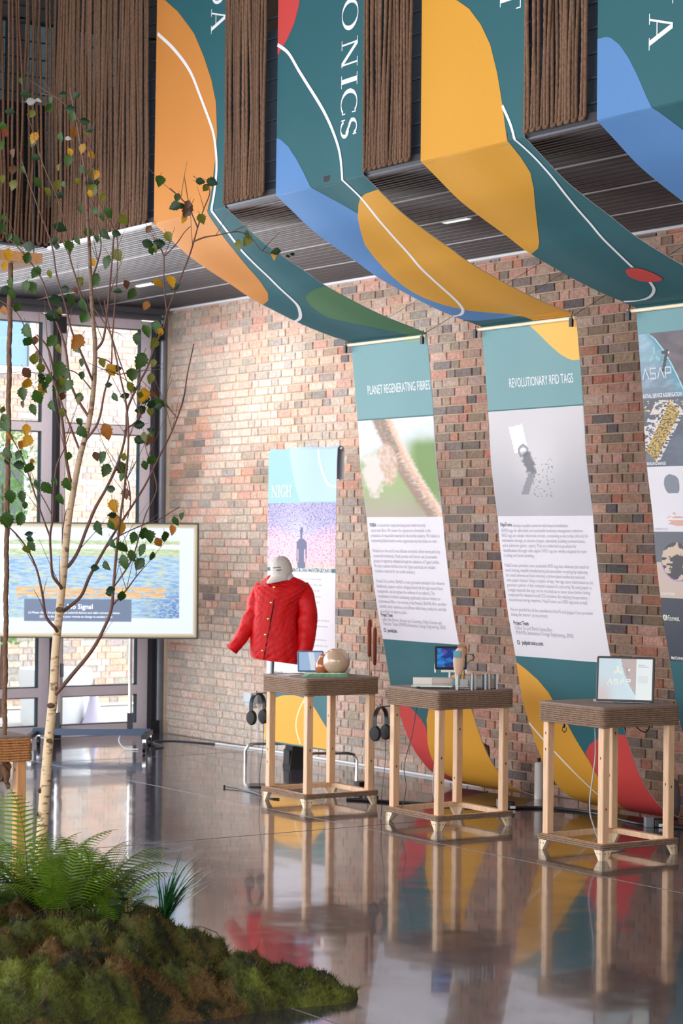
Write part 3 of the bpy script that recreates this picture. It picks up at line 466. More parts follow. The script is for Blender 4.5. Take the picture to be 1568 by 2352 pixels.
class Sheet:
    """a long printed fabric strip: s runs down its length, t across from its left edge"""
    def __init__(s, prof, Y0, w, s0, s1, ds=.0125):
        s.P = prof; s.Y0 = Y0; s.w = w; s.s0 = s0; s.s1 = s1; s.ds = ds; s.g = Geo(); s.mats = []; s.rows = [s0+i*(s1-s0)/round((s1-s0)/ds) for i in range(round((s1-s0)/ds)+1)]
    def mi(s, m):
        if m not in s.mats: s.mats.append(m)
        return s.mats.index(m)
    def pos(s, t, v, off=0.):
        rip = .006*math.sin(t*9+v*.6+s.Y0)*min(1, max(0, (v+2.5)/1.0))*(1 if v < 1.8 else .35)
        x, z = s.P.pt(min(max(v, s.s0), s.s1), off+rip); return (x, s.Y0-t, z)
    def base(s, segs, back):
        """segs: list of (s_end, material)"""
        N = 12
        for (a, b) in zip(s.rows, s.rows[1:]):
            m = next(mm for e, mm in segs if (a+b)/2 < e)
            for k in range(N):
                t0, t1 = s.w*k/N, s.w*(k+1)/N
                s.g.add([s.pos(t0, a), s.pos(t1, a), s.pos(t1, b), s.pos(t0, b)], [(0, 3, 2, 1)], mi=s.mi(m))
                s.g.add([s.pos(t0, a, -.003), s.pos(t1, a, -.003), s.pos(t1, b, -.003), s.pos(t0, b, -.003)], [(0, 1, 2, 3)], mi=s.mi(back))
            for t in (0, s.w):
                s.g.add([s.pos(t, a), s.pos(t, b), s.pos(t, b, -.003), s.pos(t, a, -.003)], [(0, 1, 2, 3)], mi=s.mi(back))
    def shape(s, poly, m, off):
        for (a, b) in zip(s.rows, s.rows[1:]):
            def cuts(v):
                xs = []
                for (t0, v0), (t1, v1) in zip(poly, poly[1:]+poly[:1]):
                    if (v0 <= v) != (v1 <= v): xs.append(t0+(t1-t0)*(v-v0)/(v1-v0))
                return [min(max(x, 0), s.w) for x in sorted(xs)]
            ca, cb = cuts(a+1e-5), cuts(b-1e-5)
            if len(ca) != len(cb): continue
            for j in range(0, len(ca)-1, 2):
                if ca[j+1]-ca[j] < 1e-4 and cb[j+1]-cb[j] < 1e-4: continue
                K = max(1, round((max(ca[j+1], cb[j+1])-min(ca[j], cb[j]))/.08))
                for k in range(K):
                    f = lambda c, u: c[j]+(c[j+1]-c[j])*u
                    u0, u1 = k/K, (k+1)/K
                    s.g.add([s.pos(f(ca, u0), a, off), s.pos(f(ca, u1), a, off), s.pos(f(cb, u1), b, off), s.pos(f(cb, u0), b, off)], [(0, 3, 2, 1)], mi=s.mi(m))
    def curve(s, pts, wd, m, off, smooth=True):
        P = [(a, b) for a, b in (catmull(pts, 6) if smooth else pts)]
        P = [p for p in P if -.001 <= p[0] <= s.w+.001]
        for i in range(len(P)-1):
            a, b = P[i], P[i+1]
            def nrm(i):
                q0, q1 = P[max(i-1, 0)], P[min(i+1, len(P)-1)]; d = (q1[0]-q0[0], q1[1]-q0[1]); l = math.hypot(*d) or 1
                return (-d[1]/l*wd/2, d[0]/l*wd/2)
            n0, n1 = nrm(i), nrm(i+1)
            K = max(1, int(math.dist(a, b)/.02))
            for k in range(K):
                q = []
                for u in (k/K, (k+1)/K):
                    c = (a[0]+(b[0]-a[0])*u, a[1]+(b[1]-a[1])*u); n = (n0[0]+(n1[0]-n0[0])*u, n0[1]+(n1[1]-n0[1])*u)
                    q.append(((c[0]+n[0], c[1]+n[1]), (c[0]-n[0], c[1]-n[1])))
                vs = [s.pos(*q[0][0], off), s.pos(*q[1][0], off), s.pos(*q[1][1], off), s.pos(*q[0][1], off)]
                s.g.add(vs, [(0, 1, 2, 3)], mi=s.mi(m))
    def polys(s, polys, org, size, m, off, rot=False, sx=1.):
        """letters given as polygons in a unit box; org is (t, s) of the baseline start"""
        for p in polys:
            vs = []
            for u, h in p:
                if rot: t, v = org[0]+h*size, org[1]+u*size*sx
                else: t, v = org[0]+u*size*sx, org[1]-h*size
                vs.append(s.pos(t, v, off))
            s.g.add(vs, [tuple(range(len(vs)))], mi=s.mi(m))
    def text(s, body, org, size, m, off, sx=1., bold=0.):
        vs, fs = text_mesh(body, bold)
        s.g.add([s.pos(min(max(org[0]+x*size*sx, 0), s.w), org[1]-y*size, off) for x, y in vs], fs, mi=s.mi(m))
    def fit(s, body, t0, t1, v, size, m, off, bold=0.):
        vs, fs = text_mesh(body, bold); W = max(x for x, y in vs); s.text(body, (t0, v), size, m, off, (t1-t0)/(W*size), bold)
    def picture(s, t0, t1, v0, v1, fn, m, off, nx=90, ny=80):
        """a printed photograph: fn(u, v) gives its colour"""
        for j in range(ny):
            for i in range(nx):
                a, b = t0+(t1-t0)*i/nx, t0+(t1-t0)*(i+1)/nx; c, d = v0+(v1-v0)*j/ny, v0+(v1-v0)*(j+1)/ny
                s.g.add([s.pos(a, c, off), s.pos(b, c, off), s.pos(b, d, off), s.pos(a, d, off)], [(0, 3, 2, 1)], mi=s.mi(m), col=fn((i+.5)/nx, (j+.5)/ny))
    def build(s, name, parent=None): return s.g.build(name, s.mats, parent, smooth='auto')
_tc = {}
def text_mesh(body, bold=0.):
    if (body, bold) in _tc: return _tc[(body, bold)]
    cu = bpy.data.curves.new('t', 'FONT'); cu.body = body; cu.size = 1; cu.resolution_u = 2; cu.space_line = 1.0; cu.offset = bold
    o = bpy.data.objects.new('t', cu); C.objects.link(o); dg = bpy.context.evaluated_depsgraph_get()
    me = bpy.data.meshes.new_from_object(o.evaluated_get(dg)); vs = [(v.co.x, v.co.y) for v in me.vertices]; fs = [tuple(p.vertices) for p in me.polygons]
    bpy.data.objects.remove(o); bpy.data.curves.remove(cu); bpy.data.meshes.remove(me)
    _tc[(body, bold)] = (vs, fs); return vs, fs
# serif capitals drawn as polygons, cap height 1
def rect(x0, y0, x1, y1): return [(x0, y0), (x1, y0), (x1, y1), (x0, y1)]
def stem(x, w=.13): return [rect(x-w/2, 0, x+w/2, 1)]
def ser(x, y, w=.34): h = .035; return [rect(x-w/2, y, x+w/2, y+h) if y < .5 else rect(x-w/2, y-h, x+w/2, y)]
def dia(x0, y0, x1, y1, w): return [[(x0-w/2, y0), (x0+w/2, y0), (x1+w/2, y1), (x1-w/2, y1)]]
def arc(cx, cy, rx, ry, a0, a1, tx=.13, ty=.045, n=20):
    out = []
    for i in range(n):
        q = []
        for a in (a0+(a1-a0)*i/n, a0+(a1-a0)*(i+1)/n):
            a = math.radians(a); q.append(((cx+rx*math.cos(a), cy+ry*math.sin(a)), (cx+(rx-tx)*math.cos(a), cy+(ry-ty)*math.sin(a))))
        out.append([q[0][0], q[1][0], q[1][1], q[0][1]])
    return out
GL = {
 'A': (.92, dia(.16, 0, .44, 1, .06)+dia(.78, 0, .48, 1, .14)+[rect(.24, .32, .70, .365)]+ser(.15, 0, .28)+ser(.79, 0, .32)),
 'D': (.92, stem(.2)+arc(.38, .5, .46, .5, -90, 90)+[rect(.2, .955, .4, 1), rect(.2, 0, .4, .045)]+ser(.17, 0, .2)+ser(.17, 1, .2)),
 'O': (1.0, arc(.5, .5, .44, .515, 0, 360, n=36)),
 'N': (1.0, stem(.2, .055)+stem(.82, .055)+dia(.82, 0, .2, 1, .15)+ser(.2, 0, .3)+ser(.16, 1, .24)+ser(.82, 1, .3)),
 'I': (.46, stem(.23)+ser(.23, 0)+ser(.23, 1)),
 'C': (.86, arc(.5, .5, .42, .515, 48, 312, n=28)+[rect(.76, .70, .795, .93), rect(.76, .07, .795, .28)]),
 'S': (.66, arc(.33, .74, .25, .27, 20, 245, .11, .05)+arc(.34, .265, .27, .28, -160, 72, .11, .05)+dia(.52, .32, .14, .66, .16)+[rect(.52, .76, .55, .98), rect(.075, .02, .105, .28)]),
 'R': (.88, stem(.2)+arc(.38, .74, .30, .26, -90, 90, .13, .045)+[rect(.2, .955, .4, 1), rect(.2, .48, .4, .52)]+dia(.80, 0, .44, .5, .14)+ser(.2, 0)+ser(.17, 1, .22)+ser(.82, 0, .2)),
 'T': (.84, stem(.42)+ser(.42, 0)+[rect(.06, .955, .78, 1), rect(.06, .76, .095, 1), rect(.745, .76, .78, 1)]),
 'W': (1.3, dia(.36, 0, .12, 1, .13)+dia(.40, 0, .62, 1, .05)+dia(.86, 0, .62, 1, .13)+dia(.90, 0, 1.14, 1, .05)+ser(.12, 1, .3)+ser(.62, 1, .26)+ser(1.15, 1, .26)),
 'G': (.98, arc(.5, .5, .42, .515, 48, 330, n=28)+[rect(.72, .04, .85, .42), rect(.62, .40, .95, .435), rect(.76, .70, .795, .93)]),
 'H': (.98, stem(.2)+stem(.78)+[rect(.2, .48, .78, .525)]+ser(.2, 0)+ser(.2, 1)+ser(.78, 0)+ser(.78, 1)),
 'P': (.82, stem(.2)+arc(.38, .72, .32, .28, -90, 90)+[rect(.2, .955, .4, 1), rect(.2, .44, .4, .48)]+ser(.2, 0)+ser(.17, 1, .22)),
 'L': (.78, stem(.2)+[rect(.2, 0, .7, .045), rect(.67, 0, .7, .26)]+ser(.2, 1)+ser(.17, 0, .2)),
 'U': (.96, stem(.2)[:0]+[rect(.14, .4, .27, 1), rect(.72, .4, .775, 1)]+arc(.457, .4, .317, .415, 180, 360, .11, .05)+ser(.2, 1)+ser(.75, 1, .28)),
 'E': (.80, stem(.2)+[rect(.2, 0, .7, .045), rect(.2, .955, .66, 1), rect(.2, .48, .55, .52), rect(.67, 0, .7, .24), rect(.63, .76, .66, 1)]+ser(.17, 0, .2)+ser(.17, 1, .2))}
def word(w, gap=.02):
    out = []; x = 0
    for ch in w:
        a, ps = GL[ch]; out += [[(u+x, h) for u, h in p] for p in ps]; x += a+gap
    return out, x
def fab(name, c, tr=.14): return mat(name, rgb(*c), .62, vary=.035, vscale=260, trans=tr)
F_teal = fab('teal_fabric', (43, 103, 111)); F_orange = fab('orange_fabric', (224, 146, 68)); F_yel = fab('yellow_fabric', (236, 168, 52))
F_blue = fab('blue_fabric', (96, 146, 204)); F_red = fab('red_fabric', (220, 74, 70)); F_green = fab('green_fabric', (82, 128, 84))
F_pteal = fab('pale_teal_fabric', (116, 160, 164)); F_white = fab('white_fabric', (226, 220, 225)); F_ink = mat('white_ink', rgb(240, 238, 240), .6)
F_back = fab('fabric_reverse', (226, 228, 236)); F_grey = mat('grey_ink', rgb(176, 172, 184), .7); F_dark = mat('dark_ink', rgb(60, 66, 84), .7)
F_photo = mat('printed_photo', attr=True, rough=.6, trans=.1); F_lteal = fab('light_teal_fabric', (150, 194, 194)); F_lblue = fab('light_blue_fabric', (178, 206, 240))
def mixc(a, b, u): u = min(max(u, 0), 1); return tuple(a[i]+(b[i]-a[i])*u for i in range(3))
def sst(a, b, x): u = min(max((x-a)/(b-a), 0), 1); return u*u*(3-2*u)
def nz(u, v, f=1., o=3, s=0): return noise.fractal(Vector((u*f, v*f, s)), 1., 2., o)
SR, SE = 1.935, 5.72      # where the rod is, and the end on the floor
M_rodwood = mat('pale_dowel', rgb(246, 222, 190), .5)
def rod(parent, Y0, w, x=9.388, z=3.455, both=True):
    g = Geo(); g.tube([(x, Y0+.055, z), (x, Y0-w-.02, z)], .0125, 12); g.build('rod', M_rodwood, parent, smooth='auto')
    for yy in (Y0+.03, Y0-w+.01):
        g = Geo(); g.box((x-.014, yy, z-.028), (.018, .028, .062)); g.tube([(x-.016, yy, z), (x-.016, yy-.012, z+.03), (x, yy, z+.045)], .003, 5); g.build('clip', M_black, parent)
    g = Geo(); g.tube([(x, Y0-w+.0, z+.02), (XW-.03, Y0-w-.02, ZC-.04)], .0018, 4); g.build('wire', M_black, parent)
    g = Geo(); g.tube([(x, Y0+.05, z+.015), (XW-.03, Y0+.05, ZC-.04)], .0012, 4); g.build('wire', M_black, parent)

# --- first banner: orange, plant fibre -----------------------------------
t = empty('hanging_banner', 'leftmost long banner, orange and teal, headed PLANET REGENERATING FIBRES with a fluffy seed head photo', 'banner', (0, 0, 0), group='long printed banners hung from the gallery')
S = Sheet(MAINP, 13.53, .97, -2.6, SE)
S.base([(2.53, F_teal), (4.24, F_white), (9, F_teal)], F_back)
S.shape([(0, -2.6), (0, 1.075), (.031, 1.071), (.14, 1.034), (.255, .947), (.344, .806), (.454, .601), (.58, .385), (.65, .198), (.723, .042), (.76, -.015), (.80, -.104), (.852, -.344), (.872, -.526), (.852, -.746), (.789, -.911), (.679, -1.086), (.522, -1.288), (.299, -1.49), (.1, -1.62), (0, -1.66)], F_orange, .0012)
S.shape([(0, SR), (.97, SR), (.97, 2.532), (0, 2.532)], F_pteal, .001)
S.shape([(.97, .985), (.831, .985), (.675, 1.029), (.551, 1.099), (.455, 1.218), (.403, 1.339), (.39, 1.42), (.47, 1.5), (.56, 1.57), (.654, 1.66), (.717, 1.80), (.76, 1.93), (.97, 1.93)], F_green, .0012)
S.shape([(.55, 1.932), (.651, 1.952), (.75, 1.975), (.85, 1.984), (.97, 1.97), (.97, 1.937), (.55, 1.937)], fab('pale_green_fabric', (136, 172, 128)), .0016)
S.curve([(.02, -1.38), (.242, -1.237), (.466, -1.038), (.625, -.83), (.765, -.636), (.837, -.501), (.871, -.31), (.851, -.143), (.815, -.021), (.775, .098), (.715, .281), (.612, .525), (.505, .798), (.435, .985), (.342, 1.158), (.222, 1.277), (.11, 1.356), (.0, 1.39)], .026, F_ink, .0024)
wd, wl = word('PONDA', .02); S.polys(wd, (.777, -1.235-wl*.185), .19, F_ink, .0022, rot=True, sx=.975)
S.fit('PLANET REGENERATING FIBRES', .16, .955, 2.335, .099, F_ink, .002, -.004)
def ph1(u, v):
    bgc = mixc(rgb(226, 230, 240), rgb(150, 172, 110), sst(.12, .5, v+.25*(u-.5)+.12*nz(u, v, 3)))
    bgc = mixc(bgc, rgb(168, 156, 138), sst(.62, 1, v)); 
    if u > .62: bgc = mixc(bgc, rgb(112, 142, 72), sst(.62, .8, u)*sst(.18, .3, v)*(1-sst(.7, 1, v)))
    cx = .34+.60*v**1.15; wdt = .16-.03*v; d = (u-cx+.02*nz(u*3, v*9, 6, 4))/wdt
    tan = mixc(rgb(152, 124, 104), rgb(232, 206, 190), sst(-.6, .9, d+.55*nz(u*2, v*5, 9, 4, 3)))
    if abs(d) < .35 and v < .35: tan = mixc(tan, rgb(110, 88, 76), .5)
    if .25 < d < .55: tan = mixc(tan, rgb(228, 168, 122), .6)
    c = mixc(bgc, tan, 1-sst(.7, 1.15, abs(d)))
    e = ((u-.36)/.15)**2+((v-.46)/.22)**2; c = mixc(c, mixc(rgb(196, 156, 132), rgb(222, 194, 178), .5+nz(u, v, 22, 3)), (1-sst(.7, 1.2, e))*.9)
    e = ((u-.16)/.14)**2+((v-.55)/.24)**2; c = mixc(c, rgb(232, 214, 210), (1-sst(.4, 1.3, e+.5*nz(u, v, 16, 3)))*.8)
    return c
S.picture(.004, .966, 2.532, 3.282, ph1, F_photo, .0014, 100, 84)
B1T = ["is a biomaterials company developing novel textiles from truly", "regenerative fibres. We connect the regeneration of wetlands to the", "production of responsible materials for the textiles industry. We believe in", "empowering fashion brands to weave regeneration into the clothes we wear.", "",
 "Wetlands are the world's most effective terrestrial carbon stores and a key", "resource for biodiversity. Ponda partners with farmers and conservation", "groups to regenerate wetlands through the cultivation of Typha Latifolia.", "We then transform the fibres from the Typha seed heads into valuable", "insulation material for the textiles industry.", "",
 "Ponda's first product, BioPuff is a next generation insulation that enhances", "biodiversity, captures carbon, mitigates flood risk through natural flood", "management, and strengthens the resilience of our industry. This", "revolutionary insulation technology significantly reduces reliance on", "conventional fillers, representing a leap forward. BioPuff offers excellent", "warmth, water repellency, and puffiness while being cruelty-free and fully", "traceable from plant to puffer."]
def para(S, lines, t0, v0, v1, m, wid, x0=None):
    n = len(lines); step = (v1-v0)/(n-1)
    for i, l in enumerate(lines):
        if l:
            vs, fs = text_mesh(l); W = max(x for x, y in vs); tt = t0 if (i or x0 is None) else x0
            sz = min(step*.98, .052); sx = wid/40/sz*1.0
            S.text(l, (tt, v0+i*step+.012), sz, m, .0016, sx=(wid*len(l)/78-(tt-t0))/(W*sz) if i == 0 else wid*len(l)/78/(W*sz))
para(S, B1T, .035, 3.345, 4.02, F_grey, .90, .125)
S.fit('PONDA', .032, .115, 3.357, .042, F_dark, .0018, .012)
S.fit('Project Team', .036, .19, 4.062, .042, F_dark, .0018, .012)
S.fit('Julian Ellis-Brown, Antonia Jara Contreras, Finlay Duncan and', .045, .80, 4.098, .042, F_grey, .0016)
S.fit('Neloufar Taheri (MA/MSc Innovation Design Engineering, 2020)', .045, .84, 4.132, .042, F_grey, .0016)
S.fit('ponda.bio', .085, .21, 4.187, .044, F_dark, .0018, .012)
S.curve([(.052+.012*math.cos(a/8*6.283), 4.172+.014*math.sin(a/8*6.283)) for a in range(9)], .006, F_dark, .0018, False)
S.shape([(0, 4.74), (.138, 4.767), (.22, 4.824), (.273, 4.882), (.305, 4.952), (.276, 5.029), (.24, 5.17), (.18, 5.31), (.2, 5.42), (.3, 5.56), (.45, 5.7), (0, 5.7)], F_red, .0012)
S.shape([(.97, 4.425), (.895, 4.463), (.759, 4.515), (.6, 4.62), (.436, 4.771), (.348, 4.883), (.319, 4.951), (.245, 5.088), (.178, 5.249), (.151, 5.372), (.219, 5.49), (.3, 5.6), (.42, 5.72), (.97, 5.72)], F_yel, .0018)
S.build('fabric', t); rod(t, 13.53, .97)

# --- second banner: blue and orange, tags ---------------------------------
t = empty('hanging_banner', 'second long banner, blue and orange-yellow shapes, headed REVOLUTIONARY RFID TAGS', 'banner', (0, 0, 0), group='long printed banners hung from the gallery')
S = Sheet(MAINP, 11.91, 1.02, -2.6, SE)
S.base([(2.53, F_teal), (4.30, F_white), (9, F_teal)], F_back)
S.shape([(0, -2.2), (.2, -2.0), (.29, -1.6), (.285, -1.35), (.276, -1.246), (.258, -1.192), (.207, -1.099), (.116, -1.014), (.022, -.95), (0, -.93)], F_red, .0012)
S.shape([(0, -.385), (.06, -.36), (.157, -.301), (.265, -.198), (.346, -.1), (.42, .0), (.489, .119), (.54, .2), (.60, .3), (.60, .6), (.4, 1.2), (.5, 1.75), (.569, 1.83), (.372, 1.82), (.232, 1.814), (.11, 1.791), (0, 1.74)], F_blue, .0012)
S.shape([(1.02, .135), (.93, .138), (.867, .148), (.78, .175), (.70, .225), (.565, .331), (.424, .481), (.32, .60), (.24, .75), (.173, .949), (.12, 1.1), (.094, 1.214), (.10, 1.32), (.145, 1.44), (.248, 1.598), (.36, 1.69), (.454, 1.752), (.569, 1.838), (.57, 1.93), (1.02, 1.93)], F_yel, .0018)
S.curve([(.0, -1.004), (.144, -.92), (.28, -.779), (.44, -.607), (.571, -.456), (.675, -.311), (.745, -.186), (.775, -.07), (.785, .02), (.787, .188), (.737, .389), (.64, .637), (.534, .901), (.43, 1.175), (.339, 1.403), (.244, 1.553), (.122, 1.639), (.005, 1.66)], .024, F_ink, .0026)
for ch, a, b in (('O', -1.085, -.995+.0), ('N', -.885, -.70), ('I', -.665, -.60), ('C', -.565, -.405), ('S', -.37, -.258), ('R', -1.36, -1.17), ('T', -1.55, -1.38), ('A', -1.77, -1.57)):
    ad, ps = GL[ch]; a_, b_ = {'O': (-1.145, -.935), 'N': (-.885, -.70), 'I': (-.665, -.575), 'C': (-.575, -.405), 'S': (-.385, -.255), 'R': (-1.36, -1.175)}.get(ch, (a, b))
    S.polys(ps, (.757, a_-.01), .19, F_ink, .0022, rot=True, sx=(b_-a_+.02)/(ad*.19))
S.shape([(0, SR), (1.02, SR), (1.02, 2.53), (0, 2.53)], F_pteal, .001)
S.shape([(.50, 1.937), (.61, 2.014), (.722, 2.101), (.835, 2.177), (.928, 2.219), (1.02, 2.232), (1.02, 1.937)], fab('light_yellow_fabric', (250, 190, 84)), .0016)
S.fit('REVOLUTIONARY RFID TAGS', .255, .94, 2.372, .094, F_ink, .002, -.004)
def ph2(u, v):
    c = mixc(rgb(210, 204, 206), rgb(168, 164, 170), sst(.1, 1, v*.8+abs(u-.45)*.4)); c = mixc(c, rgb(218, 214, 216), (1-sst(0, .35, math.hypot(u-.5, v-.45)))*.5)
    x, y = u-.31, v-.27; r = x*.98-y*.2+y*.02; q = y*.98+x*.18
    if abs(r-.03*y) < .075 and abs(q) < .125: c = rgb(236, 232, 230)
    if .035 < math.hypot(u-.355, v-.385) < .06: c = rgb(150, 148, 156)
    e = ((u-.40-.25*(v-.48))/(.055+.05*abs(nz(u, v, 14, 4, 2))))**2+((v-.50)/.11)**2
    c = mixc(c, rgb(96, 94, 102), (1-sst(.5, 1.3, e+.6*nz(u, v, 18, 3)))*.9)
    if abs(u-(.42-.55*(v-.62))) < .04 and .60 < v < .80: c = mixc(c, rgb(128, 126, 134), .85)
    if .40 < u < .66 and .45 < v < .85 and nz(u, v, 45, 2, 5) > .42: c = mixc(c, rgb(110, 108, 116), .7)
    return c
S.picture(.004, 1.016, 2.531, 3.278, ph2, F_photo, .0014, 100, 84)
B2T = ["develops recyclable commercial radio-frequency identification", "(RFID) tags for affordable and sustainable inventory management solutions.", "RFID tags are simple electronic circuits, comprising a microchip (silicon) for", "information storage, an antenna (copper, aluminium) enabling communication,", "and a substrate (plastic, paper). They are embedded in products for", "identification through radio signals. RFID tags are widely adopted for item", "tracking and stock counting.", "",
 "PulpaTronics provides more sustainable RFID tags that eliminate the need for", "metal mining, simplify manufacturing and streamline recycling by replacing", "the metal antenna and laser-inducing a carbon-based conductive material", "onto paper instead. Using a chipless design, the tags store information in the", "geometric pattern of the conductor instead of a microchip. By using paper as", "a single material, the tags can be recycled up to seven times before being", "composted for minimal overall CO2 emissions. By reducing transportation,", "material and energy expenses, PulpaTronics cuts RFID tag costs in half.", "", "We are grateful for all the contributions Rui Ma and Jingyan Chen provided", "during the master's group project."]
para(S, B2T, .03, 3.345, 3.985, F_grey, .93, .165)
S.fit('PulpaTronics', .026, .155, 3.352, .040, F_dark, .0018, .01)
S.fit('Project Team', .045, .21, 4.062, .042, F_dark, .0018, .012)
S.fit('Chloe So and Barna Soma Biro', .05, .46, 4.098, .042, F_grey, .0016)
S.fit('(MA/MSc Innovation Design Engineering, 2020)', .05, .68, 4.132, .042, F_grey, .0016)
S.fit('pulpatronics.com', .10, .33, 4.206, .046, F_dark, .0018, .012)
S.curve([(.062+.012*math.cos(a/8*6.283), 4.192+.014*math.sin(a/8*6.283)) for a in range(9)], .006, F_dark, .0018, False)
S.shape([(0, 4.34), (.092, 4.388), (.208, 4.46), (.306, 4.548), (.355, 4.63), (.426, 4.767), (.458, 4.856), (.50, 4.96), (.535, 5.052), (.555, 5.162), (.558, 5.31), (.56, 5.445), (.50, 5.58), (.40, 5.72), (0, 5.72)], F_yel, .0012)
S.shape([(1.02, 4.805), (.92, 4.805), (.846, 4.821), (.77, 4.842), (.704, 4.867), (.61, 4.915), (.53, 4.99), (.535, 5.052), (.555, 5.162), (.558, 5.31), (.56, 5.445), (.50, 5.58), (.40, 5.72), (1.02, 5.72)], F_red, .0018)
S.curve([(0, 4.80), (.064, 4.88), (.143, 4.975), (.236, 5.085), (.33, 5.215), (.40, 5.367), (.44, 5.5)], .017, F_ink, .0024)
S.build('fabric', t); rod(t, 11.91, 1.02)

# --- third banner: yellow, star-like emblem -------------------------------
t = empty('hanging_banner', 'third long banner, big yellow shape above and a planet photo on its hanging part', 'banner', (0, 0, 0), group='long printed banners hung from the gallery')
S = Sheet(MAINP, 10.303, .985, -2.6, SE)
F_space = mat('space_ink', rgb(92, 88, 94), .6); F_mgrey = mat('mid_grey_ink', rgb(118, 122, 134), .6); F_navyf = mat('charcoal_ink', rgb(54, 58, 70), .6)
S.base([(2.098, F_teal), (2.958, F_space), (3.388, F_white), (3.821, F_mgrey), (4.24, F_navyf), (9, F_teal)], F_back)
S.shape([(0, -2.6), (0, 1.0), (.026, .99), (.126, .948), (.208, .885), (.456, .629), (.681, .389), (.774, .265), (.81, .136), (.828, .008), (.804, -.087), (.772, -.233), (.728, -.406), (.664, -.585), (.58, -.717), (.473, -.828), (.345, -.907), (.15, -.96), (.1, -1.4), (.3, -2.0), (.2, -2.6)], F_yel, .0012)
S.curve([(.776, -.213), (.854, -.092), (.895, .005), (.913, .103), (.919, .218), (.907, .352), (.852, .522), (.79, .705), (.735, .892), (.672, 1.1), (.596, 1.33)], .02, F_ink, .0024)
S.curve([(.529, 1.549), (.455, 1.655), (.319, 1.751), (.163, 1.801), (.02, 1.802)], .02, F_ink, .0024)
S.shape(catmull([(.516, 1.344), (.571, 1.334), (.639, 1.365), (.667, 1.453), (.652, 1.535), (.575, 1.562), (.497, 1.521), (.464, 1.437), (.516, 1.344)], 4), F_red, .003)
ad, ps = GL['T']; S.polys(ps, (.748, -.90), .19, F_ink, .0022, rot=True, sx=1.05)
S.shape([(0, SR), (.985, SR), (.985, 2.098), (0, 2.098)], F_pteal, .001)
def ph3(u, v):   # planet with a spacecraft
    t_, s_ = u*.985, v*.42; edge = .082+.30*(s_/.37)**.62 if s_ < .42 else 9
    c = mixc(rgb(98, 90, 96), rgb(120, 108, 112), .5+nz(u, v, 6))
    if t_ < edge: c = mixc(mixc(rgb(138, 172, 190), rgb(96, 150, 166), sst(.5, 1, t_/edge)), rgb(110, 116, 130), sst(.1, 1, v)*.75*(1-sst(.6, 1, t_/edge))); c = mixc(c, rgb(190, 206, 220), max(0, nz(u, v, 7, 4))*.5)
    if abs(t_-edge) < .006: c = rgb(170, 214, 228)
    if abs(t_-.235-(s_-.19)*-.35) < .014 and .11 < s_ < .25 or (abs(s_-.13) < .012 and .21 < t_ < .26): c = rgb(74, 68, 74)
    if math.hypot(t_-.275, s_-.135) < .008: c = rgb(220, 230, 236)
    return c
S.picture(0, .985, 2.098, 2.518, ph3, F_photo, .0014, 150, 60)
for a in (90, 210, 330):
    q = math.radians(a); S.curve([(.145+.01*math.cos(q), 2.245-.01*math.sin(q)), (.145+.062*math.cos(q), 2.245-.058*math.sin(q))], .026, F_lteal, .003, False)
F_logo = mat('silver_ink', rgb(196, 200, 208), .6)
x = .015
for pl in ([[(0, .07), (.03, 0)], [(.03, 0), (.062, .07)]], [[(.062, .002), (.006, .002)], [(.006, .002), (.006, .034)], [(.006, .034), (.056, .036)], [(.056, .036), (.056, .068)], [(.056, .068), (0, .068)]], [[(0, .07), (.03, 0)], [(.03, 0), (.062, .07)]], [[(.004, .07), (.004, .002)], [(.004, .002), (.056, .002)], [(.056, .002), (.056, .038)], [(.056, .038), (.004, .04)]]):
    for a, b in pl: S.curve([(x+a[0], 2.322+a[1]), (x+b[0], 2.322+b[1])], .0095, F_logo, .003, False)
    x += .072
S.fit('ASTRAL SERVICE AGGREGATION PLATFORM', .005, .50, 2.512, .036, F_ink, .003, .012)
def ph4(u, v):   # barge of planters seen from above
    c = mixc(rgb(104, 110, 124), rgb(84, 90, 102), .5+nz(u, v, 5)); x, y = u*.985, v*.43
    d = (x-.32)*.78+(y-.1)*.62; ax = (x-.06)*.55-(y-.30)*.84+.02
    al = (x-.05)*.62+(.36-y)*.78; ac = (x-.05)*.78-(.36-y)*.62
    if 0 < al < .40 and abs(ac) < .055: c = rgb(196, 160, 84) if nz(u, v, 46, 3) > -.1 else rgb(96, 84, 54)
    elif 0 < al < .42 and abs(ac) < .085: c = rgb(214, 204, 200) if nz(u, v, 30, 2, 4) > -.12 else rgb(84, 84, 92)
    elif ac < -.07 and ac > -.16 and al > .05 and nz(u, v, 14, 3, 7) > .02: c = rgb(214, 204, 202)
    if y < .09 and nz(u, v, 30, 3, 9) > .40: c = rgb(226, 186, 120)
    return c
S.picture(0, .985, 2.532, 2.958, ph4, F_photo, .0014, 150, 66)
S.text('BARGING BARGES', (.005, 2.948), .028, F_ink, .003, sx=.8, bold=.01)
S.shape(catmull([(.16, 3.03), (.205, 3.009), (.27, 3.03), (.284, 3.075), (.27, 3.13), (.224, 3.143), (.185, 3.14), (.155, 3.11), (.146, 3.07), (.16, 3.03)], 3), F_mgrey, .0016)
F_skin = mat('skin_print', rgb(206, 158, 144), .7)
S.shape([(.32, 3.29), (.24, 3.282), (.205, 3.255), (.19, 3.262), (.215, 3.29), (.165, 3.275), (.158, 3.285), (.2, 3.305), (.13, 3.296), (.125, 3.305), (.175, 3.322), (.126, 3.322), (.13, 3.332), (.2, 3.345), (.32, 3.352)], F_skin, .0016)
S.text('CARBON CELL', (.01, 3.375), .022, F_grey, .002, sx=.9)
